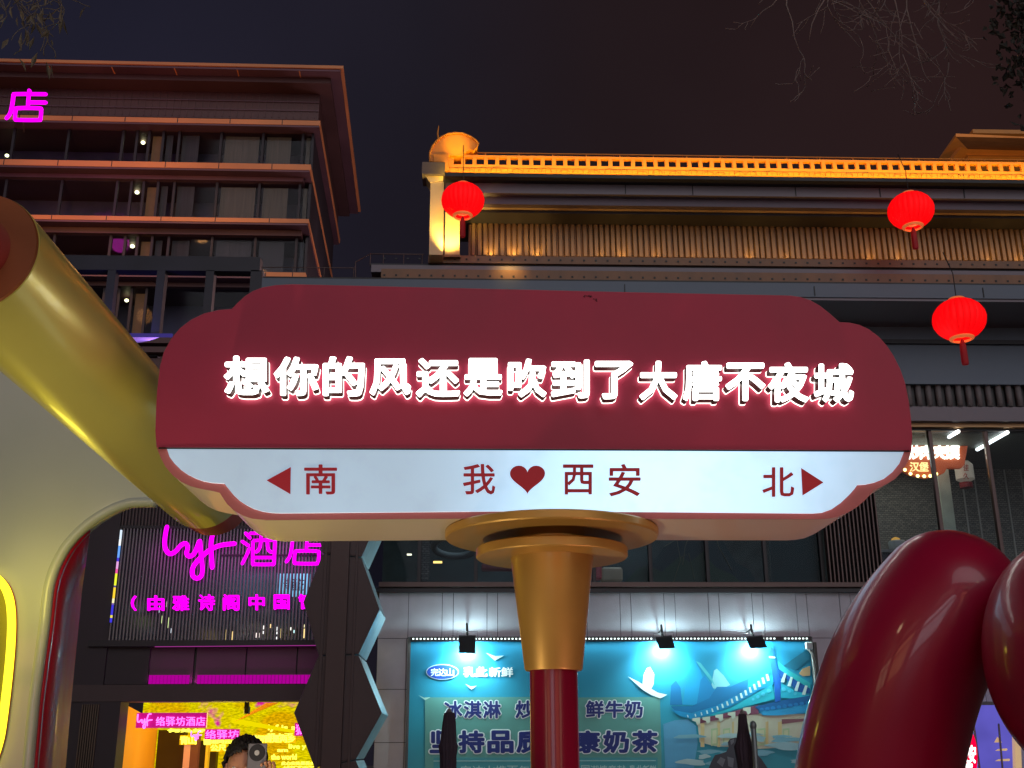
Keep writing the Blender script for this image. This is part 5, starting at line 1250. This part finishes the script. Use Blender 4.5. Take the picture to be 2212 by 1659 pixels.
# gold tube crossing in front of the arch
gt = thing('gold_tube', (-1.2, 3.3, 0), 'big gold cylinder with brown end ring slanting behind the left end of the sign', 'sculpture')
A, B = pd(-66, 543, 3.92), pd(443, 1058, 6.6)
GOLDT = mat('gold_tube_paint', S(226, 216, 112), .32, .35, vary=.06, vscale=1.5, bump=.02, bscale=10, coat=.25)
ax = (B-A).normalized(); rA = 147*4.1/F; rB = 85*6.6/F
rA = rB = .242
fr_ = frames([A, B]); a_, b_ = fr_[0]
def ring_tube(name, stations, m, parent, seg=96, caps=True):
    V = []; Fc = []
    for (t_, r_) in stations:
        c = A+ax*t_
        for k in range(seg): an = 2*math.pi*k/seg; V.append(c+a_*(r_*math.cos(an))+b_*(r_*math.sin(an)))
    for i in range(len(stations)-1):
        for k in range(seg): j = (k+1) % seg; Fc.append((i*seg+k, i*seg+j, (i+1)*seg+j, (i+1)*seg+k))
    if caps: Fc.append(tuple(range(seg))[::-1]); Fc.append(tuple((len(stations)-1)*seg+k for k in range(seg)))
    o = mesh(name, V, Fc, m, parent); fixn(o); sharp(o, 40); return o
Lt = (B-A).length
ring_tube('cylinder', [(0.012, rA-.004), (.016, rA), (Lt*.25, rA), (Lt*.5, rA), (Lt*.75, rA), (Lt-.02, rA), (Lt, rA-.01)], GOLDT, gt)
ring_tube('end_ring', [(0, rA-.006), (.010, rA-.002)], mat('brown_ring', S(150, 84, 44), .5, .1), gt)
ring_tube('red_end_cap', [(Lt+.001, rA-.012), (Lt+.22, rA-.02), (Lt+.26, rA-.06)], mat('red_metal', S(190, 60, 40), .3, .6), gt)
ring_tube('inner_cylinder', [(-1.2, rA*.60), (-.001, rA*.60)], mat('rose_chrome', S(220, 120, 130), .2, .85, coat=.3), gt)

# ================================================================ RIGHT BALLOON SCULPTURE
bsx = thing('balloon_sculpture', (1.7, 3.4, 0), 'glossy crimson balloon-like sculpture of a curved limb and a round bulb at the right edge', 'sculpture')
CRIM = mat('crimson_gloss', S(170, 10, 60), .36, 0, coat=.45, vary=.05, vscale=1.5)
DS = 3.5
st = [(1868, 1960, 178), (1876, 1840, 176), (1886, 1745, 173), (1900, 1640, 170), (1918, 1560, 167), (1944, 1475, 164), (1975, 1405, 160), (2010, 1350, 157), (2050, 1299, 153.5)]
st = [tuple(v) for v in catmull([Vector(s_) for s_ in st], 4)]
P = [pd(x_, y_, DS) for x_, y_, r_ in st]; rr = [r_*DS/F*1.0 for x_, y_, r_ in st]
# round cap at the top end
t_end = (P[-1]-P[-2]).normalized(); c_, q_ = P[-1], rr[-1]
for k in range(1, 11):
    an = k/10*math.pi/2*.995; P.append(c_+t_end*q_*math.sin(an)); rr.append(q_*math.cos(an))
gz = P[0].copy(); P.insert(0, Vector((P[0].x-.03, P[0].y+.0, 0.0))); rr.insert(0, rr[0]*1.0)
tube('limb', P, rr, CRIM, bsx, 72, round_ends=False)
me = bpy.data.meshes.new('bulb'); b_m = bmesh.new(); bmesh.ops.create_uvsphere(b_m, u_segments=72, v_segments=48, radius=1); 
bmesh.ops.scale(b_m, vec=(197*3.0/F, .28, 256*3.0/F/math.cos(PITCH)*.985), verts=b_m.verts)
c_ = pd(2338, 1424, 3.02)
bmesh.ops.translate(b_m, vec=c_, verts=b_m.verts)
for f in b_m.faces: f.smooth = True
b_m.to_mesh(me); b_m.free(); me.materials.append(CRIM); o = bpy.data.objects.new('bulb', me); COL.objects.link(o); adopt(o, bsx)
# second limb outside the frame to carry the bulb
P = [Vector((c_.x+.25, c_.y+.1, 0)), Vector((c_.x+.22, c_.y+.1, .7)), Vector((c_.x+.12, c_.y+.05, 1.3)), Vector((c_.x+.05, c_.y, 1.75))]
tube('limb', catmull(P, 5), .2, CRIM, bsx, 48)

# ================================================================ UMBRELLAS
UMB = mat('umbrella_cloth', S(62, 48, 60), .85, vary=.2, vscale=6, bump=.2, bscale=30)
def umbrella(px, top, Y, prof, label, lean=0):
    q = py(px, top, Y); d_ = (q-EYE).dot(fwd)/F
    u = thing('closed_parasol', (q.x, q.y, 0), label, 'parasol', 'closed parasols in front of the poster')
    pr = [(r_*d_, q.z-(y_-top)*d_*1.02) for r_, y_ in prof][::-1]
    lathe('canopy', (q.x, q.y, 0), pr, UMB, u, 48, fold=lambda k, z: 1+.14*math.sin(k*math.pi/3+z*3)*math.cos(k*.9), caps=True)
    z0 = pr[0][1]
    tube('pole', [Vector((q.x, q.y, .05)), Vector((q.x, q.y, z0+.1))], .022, DARK, u, 8)
    lathe('base', (q.x, q.y, 0), [(.28, 0), (.28, .06), (.05, .1)], DARK, u, 24)
    lathe('finial', (q.x, q.y, q.z-.02), [(.03, 0), (.035, .02), (.012, .06)], mat('finial_grey', S(120, 112, 110), .6), u, 10)
    box('tie_strap', q.x-.12, q.x+.12, q.y-.14, q.y-.13, z0+.55, z0+.6, UMB, u)
umbrella(970.5, 1537, 15, [(1, 1537), (11, 1540), (14, 1560), (17, 1600), (20, 1606), (17, 1625), (17, 1700), (20, 1800), (23, 1900)], 'closed dark parasol in front of the left navy characters of the poster')
umbrella(1603, 1540, 15, [(1, 1540), (8, 1543), (11, 1575), (16, 1600), (20, 1608), (16, 1640), (18, 1760), (22, 1880)], 'closed dark parasol in front of the printed temple and rock')
gp = thing('grey_pole', (py(1627, 1570, 14.8).x, 14.8, 0), 'short pale grey metal pole just right of the right-hand closed parasol', 'pole')
q = py(1627, 1570, 14.8); tube('tube', [Vector((q.x, 14.8, 0)), q], .035, mat('pole_grey', S(128, 138, 142), .4, .5), gp, 10)
tube('cap', [q, q+Vector((0, 0, .03))], .045, mat('pole_grey', S(128, 138, 142), .4, .5), gp, 10)

# ================================================================ PERSON taking a photo
pq = pd(531, 1640, 5.25)
ps = thing('person', (pq.x, pq.y, 0), 'dark-haired person in a dark jacket holding a phone up in front of the face', 'person')
SK = mat('skin', S(196, 140, 112), .5, vary=.05); HR = mat('hair_black', S(26, 22, 24), .55, vary=.3, vscale=40, bump=.5, bscale=120, stretch=(1, 1, .3)); CL = mat('jacket_dark', S(40, 42, 56), .8, vary=.15)
X, Yp = pq.x, pq.y
topz = pd(535, 1601, 5.25).z
hz = topz-.125
def skin(name, chain, m, parent, sub=2):
    """chain: list of (index_of_parent or -1, point, radius)"""
    me = bpy.data.meshes.new(name); me.from_pydata([c[1] for c in chain], [(c[0], i) for i, c in enumerate(chain) if c[0] >= 0], [])
    o = bpy.data.objects.new(name, me); COL.objects.link(o); s = o.modifiers.new('skin', 'SKIN')
    for i, c in enumerate(chain):
        r_ = c[2] if isinstance(c[2], tuple) else (c[2], c[2]); me.skin_vertices[0].data[i].radius = r_
    me.skin_vertices[0].data[0].use_root = True
    s.use_smooth_shade = True
    o.modifiers.new('sub', 'SUBSURF').levels = sub; o.modifiers['sub'].render_levels = sub; me.materials.append(m)
    if parent is not None: adopt(o, parent)
    return o
ph = pd(556, 1625, 5.02)
hand = Vector((ph.x+.05, ph.y+.03, ph.z-.125)); hand2 = Vector((ph.x-.075, ph.y+.04, ph.z-.155))
body = skin('body', [(-1, (X, Yp, .92), .15), (0, (X, Yp, 1.15), .14), (1, (X, Yp, 1.36), (.17, .12)), (2, (X, Yp, 1.46), .065), (3, (X, Yp-.01, 1.54), .058),
    (2, (X-.2, Yp, 1.36), .07), (5, (X-.27, Yp-.12, 1.15), .05), (6, (hand2.x-.03, hand2.y+.02, hand2.z-.07), .034),
    (2, (X+.2, Yp, 1.36), .07), (8, (X+.3, Yp-.12, 1.15), .05), (9, (hand.x+.05, hand.y+.02, hand.z-.07), .034),
    (0, (X-.1, Yp, .8), .10), (11, (X-.11, Yp-.01, .46), .065), (12, (X-.11, Yp+.02, .09), .045), (13, (X-.12, Yp-.14, .04), .04),
    (0, (X+.1, Yp, .8), .10), (15, (X+.12, Yp-.01, .46), .065), (16, (X+.12, Yp+.02, .09), .045), (17, (X+.13, Yp-.14, .04), .04)], CL, ps)
me = bpy.data.meshes.new('head'); b_m = bmesh.new(); bmesh.ops.create_uvsphere(b_m, u_segments=32, v_segments=24, radius=1)
for v in b_m.verts:
    x_, y_, z_ = v.co; fx = 1-.22*max(0, -z_)**1.3
    yy = y_*.098; 
    if y_ < 0: yy = y_*.092*(1-.1*max(0, -z_))
    nose = .028*math.exp(-((x_/.16)**2+((z_+.18)/.22)**2)) if y_ < 0 else 0
    eye = -.010*(math.exp(-(((abs(x_)-.38)/.17)**2+((z_-.02)/.11)**2))) if y_ < 0 else 0
    brow = .006*math.exp(-(((abs(x_)-.36)/.25)**2+((z_-.2)/.08)**2)) if y_ < 0 else 0
    mouth = .006*math.exp(-((x_/.28)**2+((z_+.52)/.1)**2)) if y_ < 0 else 0
    v.co = Vector((X+x_*.080*fx, Yp-.02+yy-nose-eye-brow-mouth, hz+z_*.122))
for f in b_m.faces: f.smooth = True
b_m.to_mesh(me); b_m.free(); me.materials.append(SK); headp = bpy.data.objects.new('head', me); COL.objects.link(headp); adopt(headp, ps)
# hair: shell over the skull with a parted fringe
me = bpy.data.meshes.new('hair'); b_m = bmesh.new(); bmesh.ops.create_uvsphere(b_m, u_segments=64, v_segments=40, radius=1)
dl = []
for v in b_m.verts:
    x_, y_, z_ = v.co
    lim = (.42+.10*math.sin(x_*5+1)+.04*math.sin(x_*31)) if y_ < -.15 else (-.1 if abs(y_) < .35 else -.62)
    if z_ < lim: dl.append(v); continue
    n1 = .006*math.sin(x_*40+z_*22)+.004*math.sin(y_*37+x_*15)
    v.co = Vector((X+x_*(.093+n1), Yp-.015+y_*(.110+n1), hz+.006+z_*(.134+n1)))
bmesh.ops.delete(b_m, geom=dl, context='VERTS')
for f in b_m.faces: f.smooth = True
b_m.to_mesh(me); b_m.free(); me.materials.append(HR); o = bpy.data.objects.new('hair', me); COL.objects.link(o)
o.modifiers.new('thick', 'SOLIDIFY').thickness = -.012; adopt(o, ps)
for s_ in (-1, 1):
    lathe('ear', (X+s_*.082, Yp-.01, hz-.035), [(.006, 0), (.016, .02), (.018, .04), (.008, .062)], SK, headp, 12)
    for nm, dx, r_, mm in (('eye', .031, .0125, mat('eye_white', S(225, 220, 215), .3)), ('iris', .031, .006, DARKER)):
        me = bpy.data.meshes.new(nm); b_m = bmesh.new(); bmesh.ops.create_uvsphere(b_m, u_segments=12, v_segments=8, radius=r_)
        bmesh.ops.translate(b_m, vec=(X+s_*dx, Yp-.02-(.078 if nm == 'eye' else .086), hz+.002), verts=b_m.verts); b_m.to_mesh(me); b_m.free(); me.materials.append(mm)
        o = bpy.data.objects.new(nm, me); COL.objects.link(o); adopt(o, headp)
tube('mouth', [Vector((X-.022, Yp-.112, hz-.062)), Vector((X, Yp-.117, hz-.061)), Vector((X+.022, Yp-.112, hz-.062))], .005, mat('lip', S(160, 80, 76), .5), headp, 6)
def handmesh(name, base, side):
    ch = [(-1, base+Vector((0, 0, -.045)), (.026, .02)), (0, base, (.034, .016)), (1, base+Vector((0, 0, .03)), (.036, .014))]
    ks = [(-.027, .062, .0085), (-.009, .070, .009), (.009, .066, .0088), (.026, .052, .0078)]
    for dx, ln, r_ in ks:
        i0 = len(ch); ch.append((2, base+Vector((dx*side, -.006, .045)), r_)); ch.append((i0, base+Vector((dx*side*1.05, -.030, .045+ln*.45)), r_*.95)); ch.append((i0+1, base+Vector((dx*side*.9, -.052, .045+ln*.62)), r_*.85))
    i0 = len(ch); ch.append((1, base+Vector((.036*-side, -.01, .0)), .012)); ch.append((i0, base+Vector((.050*-side, -.03, .028)), .0105)); ch.append((i0+1, base+Vector((.046*-side, -.045, .048)), .009))
    return skin(name, ch, SK, ps, 2)
handmesh('hand', hand2, 1); handmesh('hand', hand, -1)
phn = thing('phone', ph, 'grey phone with a round ring on its back held up by the person', 'phone')
w_ = 20.5*5.02/F; h_ = .155
box('body', ph.x-w_, ph.x+w_, ph.y-.005, ph.y+.005, ph.z+.038-h_, ph.z+.038, mat('phone_grey', S(120, 118, 122), .35, .4), phn, .004)
def disc(name, r0_, r1_, dy, m):
    o = lathe(name, (0, 0, 0), [(r0_, 0), (r1_, .002)], m, None, 32); o.data.transform(Matrix.Translation((ph.x, ph.y-dy, ph.z-.002))@Matrix.Rotation(R(90), 4, 'X')); adopt(o, phn); return o
disc('ring_mount', .036, .034, .006, mat('ring_black', S(30, 30, 34), .4)); disc('ring_centre', .012, .011, .0085, mat('ring_silver', S(190, 190, 190), .4, .3))

# ================================================================ TREES over the street
BARK = mat('bark', S(96, 84, 80), .85, vary=.2, vscale=6)
def twigs(root, n_main, spread, depth, rnd, r0=.011, leafy=False):
    L = []; lf = []
    def grow(p, d, r_, ln, lv):
        P = [p.copy()]; 
        for k in range(5):
            d = (d+Vector((rnd.uniform(-.35, .35), rnd.uniform(-.2, .2), rnd.uniform(-.3, .3)))).normalized(); p = p+d*ln/5; P.append(p.copy())
            if lv > 0 and rnd.random() < .62: grow(p, (d+Vector((rnd.uniform(-1.1, 1.1), rnd.uniform(-.5, .5), rnd.uniform(-1, .9)))).normalized(), r_*.55, ln*rnd.uniform(.4, .75), lv-1)
        L.append((P, [max(.0030, r_*(1-.75*k/5)) for k in range(6)]))
        if lv == 0: lf.append((p, d))
    for (p, d, ln) in n_main: grow(Vector(p), Vector(d).normalized(), r0, ln, depth)
    return L, lf
def tree(name, base, top, mains, label, seed, depth=3, col=BARK, leaf=None, r0=.011):
    rnd = random.Random(seed); t = thing(name, base, label, 'tree')
    b = Vector(base); tp = Vector(top)
    tube('trunk', catmull([b, b.lerp(tp, .35)+Vector((.1, 0, 0)), b.lerp(tp, .7)+Vector((-.08, .05, 0)), tp], 5), [.16-.10*k/15 for k in range(16)], BARK, t, 12)
    LL = [([tp, tp.lerp(Vector(p), .5)+Vector((0, 0, .35)), Vector(p)], [.05, .03, r0*1.3]) for p, d, ln in mains]
    tubes('limbs', [(catmull(P, 4), [r_[0]+(r_[2]-r_[0])*k/8 for k in range(9)]) for P, r_ in LL], BARK, t, 6)
    L, lf = twigs(None, mains, 1, depth, rnd, r0)
    props(tubes('twigs', L, col, t, 4, round_ends=False), kind='stuff')
    if leaf:
        V = []; Fc = []
        for (p, d) in lf:
            for q in range(leaf[0]):
                c = p+Vector((rnd.gauss(0, leaf[3]), rnd.gauss(0, leaf[3]), rnd.gauss(0, leaf[3])-.02)); ln = leaf[1]*rnd.uniform(.6, 1.3); w = ln*leaf[2]
                dd = Vector((rnd.uniform(-.6, .6), rnd.uniform(-.6, .6), -1 if leaf[4] else rnd.uniform(-1, 1))).normalized(); ss = dd.cross(Vector((rnd.uniform(-1, 1), rnd.uniform(-1, 1), .1))).normalized()*w; n3 = dd.cross(ss).normalized()*w*.6
                k = len(V); V += [c, c+dd*ln*.5+ss+n3, c+dd*ln, c+dd*ln*.5-ss+n3]; Fc += [(k, k+1, k+2), (k, k+2, k+3)]
        props(mesh('leaves', V, Fc, leaf[5], t), kind='stuff')
    return t
TD_ = 8.5
m1 = [(pd(1700, -60, TD_), (.15, 0, -1), .72), (pd(1735, -80, TD_), (.3, .1, -1), .72), (pd(1800, -70, TD_), (-.15, 0, -1), .7), (pd(1830, -60, TD_+.3), (.2, 0, -1), .8), (pd(1895, -60, TD_), (.05, 0, -1), .75), (pd(1930, -70, TD_), (.3, 0, -1), .85), (pd(1960, -60, TD_), (-.25, 0, -1), .8), (pd(2000, -60, TD_+.4), (.15, 0, -1), .8)]
tree('bare_tree', (5.2, 6.2, 0), pd(2100, -420, TD_), m1, 'bare tree whose thin grey twigs hang into the dark sky at upper right', 21, 3, mat('twig_grey', S(118, 104, 102), .85), None, .011)
TL = 6.5
m2 = [(pd(28, -60, TL), (.1, 0, -1), .32), (pd(60, -60, TL), (.25, 0, -1), .34), (pd(10, -60, TL), (0, 0, -1), .28), (pd(110, -60, TL), (.3, 0, -1), .22), (pd(80, -50, TL), (-.2, 0, -1), .32)]
tree('dry_leaf_tree', (-4.6, 4.6, 0), pd(-160, -500, TL), m2, 'tree with a few shrivelled leaves hanging into the top left corner', 5, 2, mat('twig_brown', S(96, 88, 82), .85), (1, .09, .14, .02, True, mat('dry_leaf', S(96, 88, 74), .8, vary=.25)), .005)
m3 = [(pd(2262+36*i, -70+26*i, 7), (.1*(i-2), .2, -1), .34) for i in range(6)]
tree('leafy_tree', (4.4, 4.6, 0), pd(2700, -300, 7), m3, 'tree with a dark leafy branch cut off by the top right corner', 9, 2, BARK, (26, .06, .3, .08, False, mat('dark_leaf', S(44, 46, 42), .8, vary=.3)), .01)

# ================================================================ added street lamps and shop fronts behind the camera, for light and reflections
def added_street_lamp(x, y, label):
    t = thing('added_street_lamp', (x, y, 0), label, 'street lamp')
    tube('post', [Vector((x, y, 0)), Vector((x, y, 4.6))], .07, DARK, t, 10)
    lathe('globe', (x, y, 4.6), [(.08, 0), (.26, .15), (.3, .35), (.2, .58), (.06, .65)], glow('street_globe', (1, .74, .42, 1), 12), t, 20)
    lamp('globe_light', 'POINT', (x, y, 4.9), 60, (1, .75, .5), t, .3)
added_street_lamp(-5.5, -3.0, 'added unseen street lamp with a warm globe behind the left side of the camera')
added_street_lamp(5.0, -4.0, 'added unseen street lamp with a warm globe behind the right side of the camera')
op = thing('added_opposite_shops', (0, -14, 0), 'added unseen row of lit shop fronts across the street behind the camera', 'building')
box('facade', -30, 30, -14.5, -14, 0, 9, mat('opposite_wall', S(120, 110, 104), .8), op)
for i, (x_, c) in enumerate(((-20, (1, .8, .5, 1)), (-13, (1, .45, .2, 1)), (-6, (.9, .9, 1, 1)), (1, (1, .3, .15, 1)), (8, (1, .75, .45, 1)), (15, (.8, .85, 1, 1)))):
    box('lit_shop_window', x_, x_+5, -14.02, -13.98, .5, 3.2, glow('shopfront%d' % i, c, 2.2, .3, .8), op)
    box('lit_fascia', x_, x_+5, -14.02, -13.96, 3.6, 4.3, glow('fascia%d' % i, c, 3.0), op)
    box('upper_window', x_+.5, x_+4.2, -14.02, -13.98, 5.6, 6.8, glow('upwin%d' % i, (1, .8, .55, 1), .5), op)
